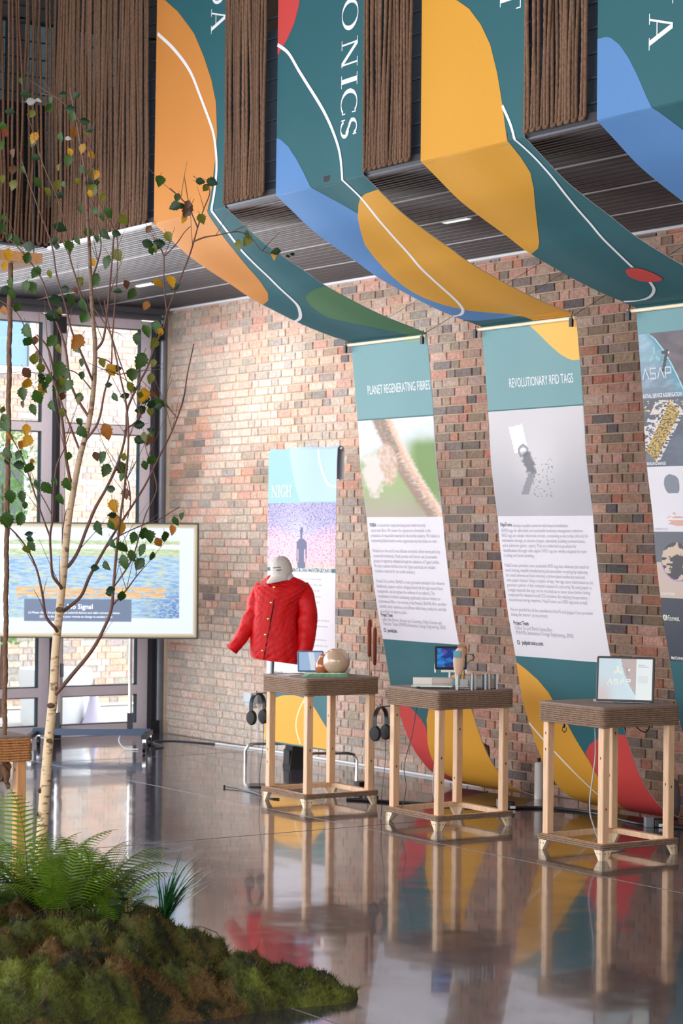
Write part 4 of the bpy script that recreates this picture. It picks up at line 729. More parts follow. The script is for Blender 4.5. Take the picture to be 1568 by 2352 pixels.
def ph5(u, v):   # dark rounded stone on pale boards
    x, y = u*.985, v*.433; c = mixc(rgb(96, 98, 108), rgb(112, 112, 120), v)
    if y > .16+.35*abs(x-.16)*.6 and y > .2: c = rgb(198, 176, 164) if (x-y*.9) < .03 or x > .19 else rgb(82, 80, 84)
    e = ((x-.2)/.145)**2+((y-.19)/.125)**2
    if e < 1: c = rgb(206, 180, 160) if nz(u, v, 8, 4)+(.30-y*1.4) > .08 else rgb(74, 70, 74)
    if 1 < e < 1.12 and y > .2: c = rgb(150, 130, 190)
    return c
S.picture(0, .985, 3.388, 3.821, ph5, F_photo, .0014, 150, 66)
S.text('LUNAR STONE', (.01, 3.80), .022, F_ink, .002, sx=.9)
F_cream = mat('cream_ink', rgb(216, 218, 196), .6)
S.shape([(.025+.022*math.cos(a/20*6.283), 3.953+.026*math.sin(a/20*6.283)) for a in range(20)], F_cream, .0016)
S.curve([(.012, 3.945), (.028, 3.956), (.036, 3.97)], .005, F_navyf, .0024); S.curve([(.014, 3.965), (.03, 3.935)], .005, F_navyf, .0024)
S.text('Ecovest.', (.052, 3.97), .05, F_cream, .002, sx=.66, bold=.01)
S.text('MACHINE EARTH', (.02, 4.232), .028, F_ink, .002, sx=.9, bold=.01)
S.build('fabric', t); rod(t, 10.303, .985)

# --- fourth banner, cut by the right edge ---------------------------------
t = empty('hanging_banner', 'rightmost long banner, blue shape on teal with the large letters WA', 'banner', (0, 0, 0), group='long printed banners hung from the gallery')
S = Sheet(MAINP, 8.70, 1.0, -2.6, SE)
S.base([(2.53, F_teal), (4.24, F_white), (9, F_teal)], F_back)
S.shape([(0, -.445), (.023, -.448), (.095, -.431), (.166, -.38), (.237, -.295), (.308, -.188), (.378, -.071), (.422, -.005), (.45, .04), (.502, .185), (.6, .6), (.5, 1.2), (.2, 1.7), (0, 1.8)], F_blue, .0012)
for ch, a_, b_ in (('W', -.78, -.51), ('A', -.50, -.31)):
    ad, ps = GL[ch]; S.polys(ps, (.398, a_), .19, F_ink, .0022, rot=True, sx=(b_-a_)/(ad*.19))
S.build('fabric', t); rod(t, 8.70, 1.0)

# --- short banner on its own stand ----------------------------------------
t = empty('standing_banner', 'short banner on a floor stand, sunset photo with a dark standing figure', 'banner', (0, 0, 0))
S = Sheet(BP, 15.45, 1.04, .0, BP.s[-1]); zz = lambda z: next(v for v in [BP.s[5]+(BP.p[5][1]-z)]) if z <= 2.6 else BP.s[4]+(BP.p[4][1]-z)
LTEAL = F_lteal
S.base([(zz(2.257), LTEAL), (zz(1.71), F_white), (zz(1.672), F_teal), (zz(.74), F_white), (9, F_teal)], F_back)
S.shape([(.322, BP.s[3]), (.322, zz(2.70)), (.36, zz(2.58)), (.422, zz(2.42)), (.47, zz(2.33)), (.52, zz(2.257)), (1.04, zz(2.257)), (1.04, BP.s[3])], F_lblue, .0012)
S.curve([(.755, BP.s[4]), (.775, zz(2.62)), (.83, zz(2.50)), (.91, zz(2.41)), (1.03, zz(2.385))], .017, F_ink, .002)
wd, wl = word('NIGH', .0); S.polys(wd, (.045, zz(2.31)), .098, F_ink, .002, sx=.33/(wl*.098))
def ph6(u, v):
    c = mixc(mixc(rgb(176, 168, 214), rgb(196, 196, 240), (1-abs(u-.5)*2)*sst(0, .6, v)), rgb(255, 190, 205), sst(.42, .75, v+.35*abs(u-.5))); c = mixc(c, rgb(255, 200, 180), sst(.8, 1.1, v))
    if nz(u, v, 55, 2, 3)+.35*abs(u-.5)+.2*(.6-v) > .34: c = mixc(c, rgb(92, 84, 120), .75)
    x, y = (u-.515)*1.04, v*.547; h = math.hypot(x, (y-.235)/1.5)
    body = (abs(x) < .075-.02*sst(.45, .547, y)*1 and y > .30 and (y > .33 or abs(x) < .03+(y-.30)*1.5))
    if h < .022 or (abs(x) < .013 and .24 < y < .31) or body:
        if not (y > .39 and .040 < abs(x) < .058 and y < .50): c = rgb(92, 96, 128)
    return c
S.picture(0, 1.04, zz(2.257), zz(1.71), ph6, F_photo, .0012, 110, 80)
S.fit('CALLING FOR THE PROTECTION OF NATURE', .18, .98, zz(1.678), .044, F_ink, .0022, .01)
def blurred_lines(v0, step, counts, t0, wid):
    """body text too small to read: each word a thin grey bar"""
    for i, n in enumerate(counts):
        x = t0
        while x < t0+wid*n:
            L_ = R.uniform(.012, .05); S.curve([(x, v0+i*step), (x+L_, v0+i*step)], .009, F_grey, .0016, False); x += L_+.012
blurred_lines(zz(1.62), .048, (.80, .84, .78, .80, .80), .06, .92); blurred_lines(zz(1.28), .048, (.97, .92), .06, .92); blurred_lines(zz(1.12), .05, (.93, .92, .93, .88, .5), .06, .92)
S.text('nighthede@gmail.com', (.10, zz(.80)), .04, F_dark, .002, sx=.8, bold=.006)
S.shape([(0, zz(.50)), (.06, zz(.55)), (.16, zz(.60)), (.30, zz(.632)), (.45, zz(.64)), (.57, zz(.632)), (.66, zz(.61)), (.76, zz(.55)), (.87, zz(.46)), (.95, zz(.40)), (1.04, zz(.34)), (1.04, zz(.22)), (0, zz(.22))], F_yel, .0014)
S.curve([(.60, zz(.61)), (.53, zz(.52)), (.49, zz(.42)), (.50, zz(.34)), (.56, zz(.24))], .017, mat('cream_line', rgb(250, 214, 150), .6), .0022)
S.build('fabric', t)
M_tube = mat('satin_steel_tube', rgb(196, 190, 188), .25, metal=.8)
g = Geo(); g.tube([(9.925, 15.49, 2.70), (9.925, 14.38, 2.70)], .014, 12); g.build('top_tube', M_tube, t, smooth='auto')
for y in (15.42, 14.50):
    g = Geo(); g.tube([(9.925, y, .19), (9.925, y, 2.69)], .011, 10); g.build('upright', M_tube, t, smooth='auto')
    g = Geo(); P = [(9.925-.19, y+.10, 0), (9.925-.19, y+.10, .14), (9.925-.165, y+.085, .185), (9.925-.12, y+.06, .195), (9.925+.12, y-.06, .195), (9.925+.165, y-.085, .185), (9.925+.19, y-.10, .14), (9.925+.19, y-.10, 0)]
    g.tube(P, .013, 10); g.build('foot', M_chrome, t, smooth='auto')
# ============================================================ PLINTH TABLES
def rope_frame(g, x0, x1, y0, y1, z0, z1, n, r, rad=.02, seg=.02):
    """n turns of rope wound round a rectangular frame"""
    for k in range(n):
        z = z0+(z1-z0)*(k+.5)/n; P = []
        cs = [(x1-rad, y1-rad, 0), (x0+rad, y1-rad, 90), (x0+rad, y0+rad, 180), (x1-rad, y0+rad, 270)]
        for cx, cy, a0 in cs:
            for a in range(0, 91, 30):
                an = math.radians(a0+a); P.append((cx+math.cos(an)*(rad+r*.6), cy+math.sin(an)*(rad+r*.6), z))
        P.append(P[0]); Q = []
        for a, b in zip(P, P[1:]):
            m = max(1, int(math.dist(a, b)/seg))
            for i in range(m): Q.append(tuple(a[j]+(b[j]-a[j])*i/m for j in range(3)))
        Q.append(P[0]); Q = [(x, y, zz_+R.uniform(-.0006, .0006)) for x, y, zz_ in Q]
        g.tube(Q, r, 6, caps=False, twist=2*math.pi/.03, lobes=3, amp=.14)
def plinth(label, corner, ang, a, b, H=.94, ropem=None, wood=None, group='rope-bound pine plinth tables'):
    """corner: front foot on the floor; a runs along +x local, b along +y local"""
    t = empty('plinth_table', label, 'table', (corner[0], corner[1], 0), ang, group)
    ropem = ropem or M_rope; wood = wood or M_pine
    g = Geo(); g.rbox((a/2, b/2, H-.006), (a-.004, b-.004, .012), .012); g.build('tabletop', M_top, t, smooth='auto')
    g = Geo(); g.box((a/2, b/2, H-.066), (a-.03, b-.03, .106)); g.build('apron', wood, t)
    g = Geo(); rope_frame(g, .008, a-.008, .008, b-.008, H-.128, H-.010, 9, .0066, .014); tag(g.build('rope_wrap', ropem, t, smooth=True), kind='stuff')
    w = .052; ins = .022
    for sx, sy in ((0, 0), (1, 0), (1, 1), (0, 1)):
        cx = ins+w/2 if sx == 0 else a-ins-w/2; cy = ins+w/2 if sy == 0 else b-ins-w/2
        g = Geo(); g.box((cx, cy, (H-.12+.10)/2), (w, w, H-.12-.10)); o = g.build('leg', wood, t)
        bv = o.modifiers.new('b', 'BEVEL'); bv.width = .004; bv.segments = 1
        k = Geo()   # knots
        for _ in range(2):
            zk = R.uniform(.25, .78); f_ = R.random() < .5
            k.ell((cx+(0 if f_ else -w/2), cy+(-w/2 if f_ else 0), zk), (.006, .0012, .010) if f_ else (.0012, .006, .010), 8, 5)
        k.build('knot', mat('wood_knot', rgb(120, 66, 40), .7), o)
    for (x0, y0, x1, y1) in ((0, 0, a, 0), (0, b, a, b), (0, 0, 0, b), (a, 0, a, b)):
        g = Geo()
        if y0 == y1: yy = .022 if y0 == 0 else b-.022; g.box((a/2, yy, .083), (a-.02, .028, .034))
        else: xx = .022 if x0 == 0 else a-.022; g.box((xx, b/2, .083), (.028, b-.075, .034))
        g.build('rail', wood, t)
    g = Geo(); rope_frame(g, .004, a-.004, .004, b-.004, .066, .102, 3, .0066, .008); tag(g.build('rail_rope', ropem, t, smooth=True), kind='stuff')
    for sx, sy in ((0, 0), (1, 0), (1, 1), (0, 1)):     # feet: two splayed trapezoid boards meeting at the corner
        cx = .006 if sx == 0 else a-.006; cy = .006 if sy == 0 else b-.006; dx = 1 if sx == 0 else -1; dy = 1 if sy == 0 else -1
        g = Geo(); th = .022; L_ = .082; l2 = .038; h = .066
        g.add([(cx, cy, 0), (cx+dx*l2, cy, 0), (cx+dx*L_, cy, h), (cx, cy, h), (cx, cy+dy*th, 0), (cx+dx*l2, cy+dy*th, 0), (cx+dx*L_, cy+dy*th, h), (cx, cy+dy*th, h)], [(0, 1, 2, 3), (7, 6, 5, 4), (0, 4, 5, 1), (1, 5, 6, 2), (2, 6, 7, 3), (3, 7, 4, 0)])
        g.add([(cx, cy, 0), (cx, cy+dy*l2, 0), (cx, cy+dy*L_, h), (cx, cy, h), (cx+dx*th, cy, 0), (cx+dx*th, cy+dy*l2, 0), (cx+dx*th, cy+dy*L_, h), (cx+dx*th, cy, h)], [(0, 1, 2, 3), (7, 6, 5, 4), (0, 4, 5, 1), (1, 5, 6, 2), (2, 6, 7, 3), (3, 7, 4, 0)])
        f_ = g.build('foot', M_pine_pale, t); bm = bmesh.new(); bm.from_mesh(f_.data); bmesh.ops.recalc_face_normals(bm, faces=bm.faces); bm.to_mesh(f_.data); bm.free()
        k = Geo()
        for q in (.022, .048): k.ell((cx+dx*q, cy-dy*.0005, .042), (.004, .0015, .004), 8, 5); k.ell((cx-dx*.0005, cy+dy*q, .042), (.0015, .004, .004), 8, 5)
        k.build('screw', M_black, f_)
    return t
T1 = ((8.589, 12.87), math.radians(-2), .63, .63); T2 = ((8.690, 11.428), math.radians(-2), .635, .635); T3 = ((8.754, 9.844), math.radians(-1), .63, .63)
def onT(T, x, y, z): c, s = math.cos(T[1]), math.sin(T[1]); return (T[0][0]+c*x-s*y, T[0][1]+s*x+c*y, z)
plinth('rope-edged pine plinth carrying the glossy ball, below the red jacket', *T1)
plinth('rope-edged pine plinth with clear blocks and a wooden hand form', *T2)
plinth('rope-edged pine plinth nearest the right edge, carrying a framed tablet', *T3)
plinth('orange rope-bound pine plinth at the left edge behind the birch', (4.246, 9.804), 0., .63, .63, ropem=M_rope_orange, wood=mat('warm_pine', rgb(218, 160, 108), .55, vary=.16, vscale=9, stretch=(6, 6, .7)))

# ---------------------------------------------------------- headphones
def headphones(label, loc, rz):
    t = empty('headphones', label, 'headphones', loc, rz, 'headphones hanging from the plinths')
    g = Geo(); P = [(.082*math.cos(math.radians(a)), 0, .088*math.sin(math.radians(a))+.015) for a in range(0, 181, 12)]; P = [(.080, 0, -.045)]+P+[(-.080, 0, -.045)]
    rings = []
    for i, p in enumerate(P):
        a = Vector(P[max(i-1, 0)]); b = Vector(P[min(i+1, len(P)-1)]); d = (b-a).normalized(); n = Vector((-d.z, 0, d.x)); c = Vector(p)
        rings.append([c+n*.005+Vector((0, .014, 0)), c+n*.005-Vector((0, .014, 0)), c-n*.005-Vector((0, .014, 0)), c-n*.005+Vector((0, .014, 0))])
    g.loft(rings, caps=True); g.build('headband', M_black, t, smooth='auto')
    for s in (-1, 1):
        g = Geo(); M = Matrix.Rotation(math.radians(90), 4, 'Y'); g.lathe([(.02, -.02), (.038, -.018), (.044, -.006), (.044, .008), (.036, .018), (.018, .02)], n=18, M=Matrix.Translation((s*.072, 0, -.075))@M @ Matrix.Diagonal((1.25, 1, 1, 1)))
        c = g.build('ear_cup', mat('matt_black_leather', rgb(30, 29, 30), .6), t, smooth='auto')
        g = Geo(); g.box((s*.080, 0, -.03), (.006, .010, .05)); g.build('slider', M_chrome, t)
    g = Geo(); g.tube(catmull([(.072, 0, -.115), (.085, .01, -.3), (.06, .02, -.5), (.078, .03, -.62), (.12, .06, -loc[2]+.01)]), .0022, 5); g.build('lead', M_black, t)
p = onT(T1, -.025, .655, .69); headphones('black headphones hung on the left side of the plinth with the glossy ball', p, math.radians(20))
p = onT(T2, -.03, .65, .685); headphones('black headphones hung on the left side of the plinth with clear blocks', p, math.radians(24))
for T, y in ((T1, .655), (T2, .65)):
    g = Geo(); a = onT(T, .06, .61, .80); b = onT(T, -.035, y, .79); g.tube([a, b, (b[0], b[1], .812)], .004, 6)
    tag(g.build('wall_hook', M_black), 'black peg for headphones under the '+('left' if T is T1 else 'middle')+' plinth top, left side', 'hook')
t = empty('hanging_hook', 'small black loop hook under the top of the plinth nearest the right edge', 'hook', onT(T3, .02, .40, .80))
g = Geo(); g.box((0, 0, 0), (.012, .01, .03)); g.build('clip', M_black, t); g = Geo(); g.tube([(.004+.016*math.cos(math.radians(a)), 0, -.022+.02*math.sin(math.radians(a))) for a in range(60, 400, 20)], .003, 6); g.build('loop', M_black, t)

# ---------------------------------------------------------- things on plinth one
sp = onT(T1, .42, .26, .94)
g = Geo(); g.ell((0, 0, .104), (.101, .101, .101), 36, 24)
M_ball = mat('polished_beige_stone', rgb(198, 166, 140), .12, vary=.14, vscale=9, coat=1.)
t = empty('stone_ball', 'large glossy beige ball on the plinth right of the red jacket', 'ball', sp)
g.build('ball', M_ball, t, smooth=True); g = Geo(); g.lathe([(.03, 0), (.034, .004), (.026, .012)], n=20); g.build('base_ring', M_acryl, t, smooth='auto')
sp2 = onT(T1, .40, .42, .94); t = empty('amber_vase', 'small amber brown rounded vase half hidden behind the glossy ball', 'vase', sp2)
g = Geo(); g.lathe([(.03, 0), (.052, .02), (.062, .055), (.054, .095), (.036, .115), (.03, .14), (.034, .152)], n=24); g.build('body', mat('amber_glaze', rgb(176, 104, 62), .15, vary=.2, coat=1.), t, smooth='auto')
t = empty('white_dish', 'small white dish behind the glossy ball, at its right', 'dish', onT(T1, .53, .33, .94)); g = Geo(); g.lathe([(.02, 0), (.045, .012), (.052, .045), (.046, .047), (.04, .02)], n=20); g.build('bowl', M_white, t, smooth='auto')
def tablet(label, loc, rz, w, h, tilt, scr, frame, stand=True, body=M_black, bz=.012):
    t = empty('tablet', label, 'tablet', loc, rz)
    M = Matrix.Translation((0, 0, h/2*math.cos(tilt)+.012)) @ Matrix.Rotation(-tilt, 4, 'X')
    g = Geo(); g.rbox((0, 0, 0), (w, h, .012), .012, M=M @ Matrix.Rotation(math.radians(90), 4, 'X')); g.build('case', body, t, smooth='auto')
    g = Geo(); nx, ny = (60, 44); W, Hh = w-2*bz, h-2*bz; at = []
    for j in range(ny):
        for i in range(nx):
            q = [M @ Vector((-W/2+W*a/nx, -.0066, Hh/2-Hh*b_/ny)) for a, b_ in ((i, j), (i, j+1), (i+1, j+1), (i+1, j))]
            g.add(q, [(0, 1, 2, 3)], col=scr((i+.5)/nx, (j+.5)/ny))
    g.build('screen', frame, t)
    if stand:
        g = Geo(); g.rbox((0, .05, .004), (w*.45, .12, .008), .01); g.tube([(0, .06, .006), (0, .05, h*.35), M @ Vector((0, .006, 0))], .006, 6); g.build('stand', M_white, t)
    return t, M
M_scr = mat('lit_screen', attr=True, rough=.15, emit=.8, vary=0., dim=1); M_tabblue = mat('blue_grey_edge', rgb(92, 124, 156), .35)
tablet('pale tablet on a stand behind the glossy ball', onT(T1, .36, .53, .94), math.radians(-28), .20, .165, .32, lambda u, v: rgb(236, 244, 255) if abs(u-v*.1-.52) < .12 else rgb(176, 204, 240), M_scr, body=M_tabblue)
# papers and leaf-shaped green mat
t = empty('folded_cloth', 'green patterned folded cloth lying flat in front of the glossy ball', 'cloth', onT(T1, .265, .17, .941), T1[1]-.5)
g = Geo(); M_gc = mat('green_cloth', rgb(120, 168, 130), .8, vary=.3, vscale=26)
for k in range(3): g.rbox((.006*k, .004*k, .004+.007*k), (.34-.02*k, .15-.012*k, .007), .02, rz=.06*k)
g.build('cloth', M_gc, t, smooth='auto'); g = Geo()
for k in range(7): g.box((-.13+.042*k, 0, .0225), (.006, .12, .0015), rz=.5)
g.build('pattern', mat('pale_green_print', rgb(206, 226, 200), .8), t)
g = Geo(); g.rbox((0, 0, .0015), (.16, .12, .003), .003); t = tag(g.build('leaflet', M_whitepaint, smooth='auto'), 'flat grey leaflet at the left corner of the plinth below the jacket', 'leaflet'); t.location = onT(T1, .11, .42, .9405); t.rotation_euler = (0, 0, .3)

# ---------------------------------------------------------- things on plinth two
def blue(u, v):
    c = mixc(rgb(20, 60, 150), rgb(40, 150, 240), max(0, nz(u, v, 3.5, 3))*2.2+(.5 if u < .25 and v > .5 else 0)); return mixc(c, rgb(120, 90, 190), (1-sst(.05, .18, math.hypot(u-.25, v-.2)))*.8)
tt, M = tablet('black tablet with a bright blue screen on the middle plinth', onT(T2, .42, .45, .94), math.radians(-32), .225, .165, .25, blue, mat('blue_screen', attr=True, rough=.15, emit=.7, dim=1), stand=False, bz=.016)
tt.location.z = 1.04
g = Geo(); g.rbox((0, .06, -.096), (.12, .12, .008), .01); g.tube([(0, .06, -.094), (0, .055, -.01), (0, .035, .06)], .007, 8); g.box((0, .0, -.0), (.13, .03, .014)); g.box((-.108, 0, .02), (.008, .03, .06)); g.box((.108, 0, .02), (.008, .03, .06)); g.box((0, .02, .045), (.05, .02, .1)); g.build('stand', M_white, tt, smooth='auto')
g = Geo(); g.tube(catmull([(.115, .01, .12), (.15, .01, .115), (.17, .02, .09), (.12, .05, .05), (.10, .08, -.05), (.10, .09, -.095)]), .0025, 6); g.build('cable', M_black, tt)
t = empty('wooden_hand_form', 'upright beige wooden form with a teal square tag on the middle plinth', 'wooden form', onT(T2, .29, .18, .94), math.radians(-40))
g = Geo(); M_beige = mat('beige_wood', rgb(206, 168, 142), .5, vary=.08, vscale=8, stretch=(3, 3, .5)); rings = []
for z, a, b, x in ((0, .020, .016, 0), (.05, .019, .016, 0), (.10, .024, .018, .002), (.15, .037, .02, .005), (.20, .041, .022, .007), (.235, .036, .022, .008), (.262, .030, .02, .012), (.278, .022, .018, .016), (.285, .008, .008, .02)):
    rings.append([(x+a*math.cos(q/20*6.283), b*math.sin(q/20*6.283), z) for q in range(20)])
g.loft(rings, caps=True); g.build('form', M_beige, t, smooth='auto')
g = Geo(); g.tube(catmull([(.028, 0, .21), (.044, 0, .24), (.040, 0, .275), (.018, 0, .287), (-.004, 0, .278)]), [.011]*33, 8); g.build('thumb', mat('brown_wood', rgb(176, 122, 88), .5), t, smooth='auto')
g = Geo(); g.rbox((-.005, -.026, .235), (.052, .006, .044), .003); g.build('tag', mat('teal_card', rgb(96, 160, 170), .5), t, smooth='auto')
def acryl(label, loc, rz, d, dark=False):
    t = empty('acrylic_block', label, 'acrylic block', loc, rz, 'clear acrylic blocks on the middle plinth')
    g = Geo(); a, b, c = d; th = .006
    for x in (-a/2+th/2, a/2-th/2): g.box((x, 0, c/2), (th, b, c))
    for y in (-b/2+th/2, b/2-th/2): g.box((0, y, c/2), (a-2*th, th, c))
    g.box((0, 0, th/2), (a-2*th, b-2*th, th)); g.box((0, 0, c-th/2), (a-2*th, b-2*th, th)); g.build('shell', M_acryl, t)
    g = Geo()
    for x in (-a/2+.003, a/2-.003):
        for y in (-b/2+.003, b/2-.003): g.box((x, y, c/2), (.011, .011, c+.001))
    g.build('edge', mat('frosted_edge', (1, 1, 1), .3, trans=.45), t)
    g = Geo(); g.box((0, 0, c*.42), (a*.5, .004, c*.5)); g.box((0, .01, c*.2), (a*.7, .02, .006)); g.build('insert', mat('pale_card', rgb(232, 226, 226), .5) if not dark else M_beige, t)
acryl('clear block with printed card, leftmost beside the wooden form', onT(T2, .25, .055, .94), -.55, (.105, .07, .105))
acryl('clear block in the middle of the three, holding small pale parts', onT(T2, .375, .055, .94), -.35, (.078, .07, .10))
acryl('clear block nearest the right corner of the middle plinth', onT(T2, .48, .05, .94), -.3, (.062, .06, .10), True)
t = empty('sample_box', 'open white and silver sample box lying on the middle plinth', 'box', onT(T2, .22, .42, .94), -.6)
g = Geo(); g.box((-.05, -.035, .032), (.13, .012, .064)); g.build('lid', mat('cream_card', rgb(240, 232, 222), .6), t)
g = Geo(); g.box((.095, -.03, .032), (.16, .008, .06)); g.box((.095, .03, .032), (.16, .008, .06)); g.box((.095, 0, .004), (.16, .06, .008)); g.build('tray', mat('brushed_silver', rgb(186, 176, 168), .3, metal=.5), t)
g = Geo(); g.box((.17, -.06, .03), (.016, .03, .06)); g.build('teal_end', mat('teal_card', rgb(96, 160, 170), .5), t)
t = empty('glass_plate', 'thin clear glass plate resting near the front edge of the middle plinth', 'glass plate', onT(T2, .13, .25, .94), -.75)
g = Geo(); g.box((0, 0, .020), (.28, .16, .006)); g.build('plate', M_acryl, t); g = Geo(); g.box((0, -.081, .020), (.28, .002, .007)); g.build('edge', mat('pale_aqua_edge', rgb(206, 232, 232), .2), t)
g = Geo()
for x in (-.1, .1): g.box((x, 0, .0085), (.012, .1, .017))
g.build('spacer', M_black, t)

# ---------------------------------------------------------- framed tablet on plinth three
def asap(u, v):
    e = .42+.33*(v**1.7)
    if u > .70: 
        c = rgb(232, 238, 236)
        if .13 < v < .16 and .73 < u < .86 or .18 < v < .21 and .73 < u < .94: c = rgb(170, 180, 206)
        if .42 < v < .58 and .74 < u < .92: c = rgb(218, 224, 224)
        return c
    if u < e: c = mixc(rgb(202, 220, 228), rgb(206, 186, 182), sst(.3, 1, v)*(1-sst(.1, .35, u))); c = mixc(c, rgb(196, 232, 240), sst(e-.12, e, u)*.8)
    else: c = rgb(184, 160, 154)
    for k, x0 in enumerate((.17, .28, .40, .51)):
        a, b = (u-x0)/.09, (v-.50)/.13
        if 0 < a < 1 and 0 < b < 1:
            on = (abs(abs(a-.5)*2-b) < .22) if k in (0, 2) else (min(abs(b-.06), abs(b-.5), abs(b-.94)) < .09 or (k == 1 and ((a < .16 and b < .5) or (a > .84 and b > .5))) or (k == 3 and (a < .16 or (a > .84 and b < .5)))) and not (k == 3 and abs(b-.94) < .09 and a > .2)
            if on: c = rgb(238, 238, 224)
    for an in (90, 210, 330):
        q = math.radians(an); x, y = (u-.36)*1.3, v-.30; al = x*math.cos(q)-y*math.sin(q); ac = x*math.sin(q)+y*math.cos(q)
        if 0 < al < .12 and abs(ac) < .028: c = rgb(236, 236, 214)
    if math.hypot((u-.565)*1.3, v-.27) < .022: c = rgb(250, 250, 250)
    if abs((u-.535)-.15*(v-.3)) < .018 and .2 < v < .42: c = rgb(160, 138, 138)
    return c
tt, M = tablet('large framed tablet showing a pale planet picture, leaning on the rightmost plinth', onT(T3, .35, .20, .94), math.radians(-50), .365, .285, .16, asap, M_scr, stand=False, bz=.014)
g = Geo(); g.box((-.02, -.012, .016), (.36, .006, .016), M=None)
for k in range(9): g.box((-.17+.042*k, -.016, .018), (.012, .004, .012), col=None)
g.build('bottom_bezel', M_chrome, tt); g = Geo(); g.tube([(0, .14, .004), M @ Vector((0, .006, .04))], .006, 6); g.rbox((0, .10, .004), (.16, .12, .008), .01); g.build('stand', M_black, tt)
g = Geo(); a = onT(T3, .40, .16, .80); b = onT(T3, .56, .20, .80); g.tube(catmull([a, (a[0]+.05, a[1]-.01, .765), (a[0]+.11, a[1]+.01, .762), b]), .0035, 6); tag(g.build('cable', M_black), 'short black cable looping below the rightmost plinth top', 'cable')
g = Geo(); P = [onT(T3, .24, .36, .80), onT(T3, .28, .40, .60), onT(T3, .25, .40, .40), onT(T3, .22, .38, .30), onT(T3, .22, .36, .2), onT(T3, .27, .30, .03), onT(T3, .45, .30, .008)]; g.tube(catmull(P), .005, 7); tag(g.build('cable', mat('grey_cable', rgb(176, 174, 178), .4)), 'grey cable running down inside the rightmost plinth', 'cable')
g = Geo(); P = [onT(T2, .10, .40, .80), onT(T2, .08, .42, .62), onT(T2, .03, .44, .40), onT(T2, .04, .43, .25), onT(T2, .02, .46, .10), onT(T2, -.05, .50, .006)]; g.tube(catmull(P), .003, 6); tag(g.build('cable', M_black), 'thin dark cable dropping behind the middle plinth front leg', 'cable')
g = Geo(); P = [onT(T2, .27, .42, .80), onT(T2, .29, .40, .62), onT(T2, .28, .43, .42), onT(T2, .25, .40, .2), onT(T2, .28, .33, .05), onT(T2, .33, .36, .01)]; g.tube(catmull(P), .004, 7); tag(g.build('cable', mat('grey_cable', rgb(176, 174, 178), .4)), 'grey cable running down inside the middle plinth', 'cable')

# ---------------------------------------------------------- floor cables and adapters
def adapter(label, loc, rz):
    t = empty('power_adapter', label, 'power adapter', (loc[0], loc[1], 0), rz, 'power adapters on the floor')
    g = Geo(); g.rbox((0, 0, .035), (.06, .07, .07), .006); g.build('block', mat('grey_plastic', rgb(120, 122, 130), .5), t, smooth='auto')
    g = Geo(); g.rbox((.065, -.01, .03), (.07, .05, .06), .014); g.build('plug', M_black, t, smooth='auto'); g = Geo(); g.box((.08, -.037, .016), (.04, .004, .02)); g.build('rating_label', M_whitepaint, t)
adapter('grey and black power adapter on the floor behind the middle plinth', (9.83, 12.16), -.5); adapter('grey and black power adapter on the floor behind the rightmost plinth', (10.10, 10.88), -.5)
g = Geo(); g.tube(catmull([(9.15, 13.15, .008), (9.5, 12.6, .008), (9.80, 12.20, .008), (10.1, 12.0, .008), (10.22, 11.6, .008), (10.12, 11.1, .008), (10.14, 10.88, .008), (10.35, 10.3, .008), (10.4, 9.6, .008)]), .012, 8); tag(g.build('power_cable', M_black, smooth='auto'), 'thick black power cable lying along the floor behind the plinths', 'cable')
g = Geo(); g.tube(catmull([(8.76, 14.25, .012), (8.79, 14.0, .008), (8.70, 13.55, .006), (8.72, 13.42, .006)]), .006, 6); g.ell((8.76, 14.27, .012), (.012, .012, .012), 8, 6); tag(g.build('floor_cable', M_black, smooth='auto'), 'short dark cable on the floor left of the plinth under the jacket', 'cable')
t = empty('plug_box', 'small black plug box on the floor behind the plinth with the ball', 'plug', (9.60, 13.62, 0), .3)
g = Geo(); g.rbox((0, 0, .035), (.10, .07, .07), .008); g.build('body', M_black, t, smooth='auto'); g = Geo(); g.box((.02, -.037, .03), (.03, .004, .02)); g.build('rating_label', M_whitepaint, t)
g = Geo(); P = [(9.75, 17.2, .006), (9.95, 17.3, .006), (10.1, 17.75, .006), (10.35, 17.75, .006), (10.52, 17.3, .006)]; g.tube(catmull(P), .008, 6); tag(g.build('tv_cable', mat('dark_cable', rgb(60, 64, 70), .4)), 'dark cable from the television stand to the brick wall foot', 'cable')
g = Geo(); P = [(10.52, 17.3, .008), (10.60, 16.6, .008), (10.63, 15.6, .008), (10.64, 14.4, .008), (10.64, 13.4, .008)]; g.tube(catmull(P), .012, 6); tag(g.build('white_cable', M_white, smooth='auto'), 'white cable run along the foot of the brick wall', 'cable')
t = empty('wall_socket', 'white switch box on the brick wall left of the plinth with the ball', 'switch box', (10.70, 16.95, .38))
g = Geo(); g.rbox((-.03, 0, .085), (.06, .13, .09), .006); g.rbox((-.025, 0, .02), (.05, .11, .045), .005); g.build('box', mat('pale_grey_plastic', rgb(214, 222, 228), .4), t, smooth='auto')
g = Geo(); g.box((-.03, -.13, .085), (.05, .10, .09)); g.build('side_box', mat('grey_plastic', rgb(120, 122, 130), .5), t)
g = Geo(); g.tube([(-.012, .01, -.0), (-.012, .01, -.37)], .005, 6); g.tube([(-.012, -.12, .04), (-.012, -.12, -.37)], .005, 6); g.build('conduit', M_whitepaint, t)
t = empty('loudspeaker', 'black box on the floor under the short banner with the sunset photo', 'speaker box', (10.06, 15.30, 0), -.3)
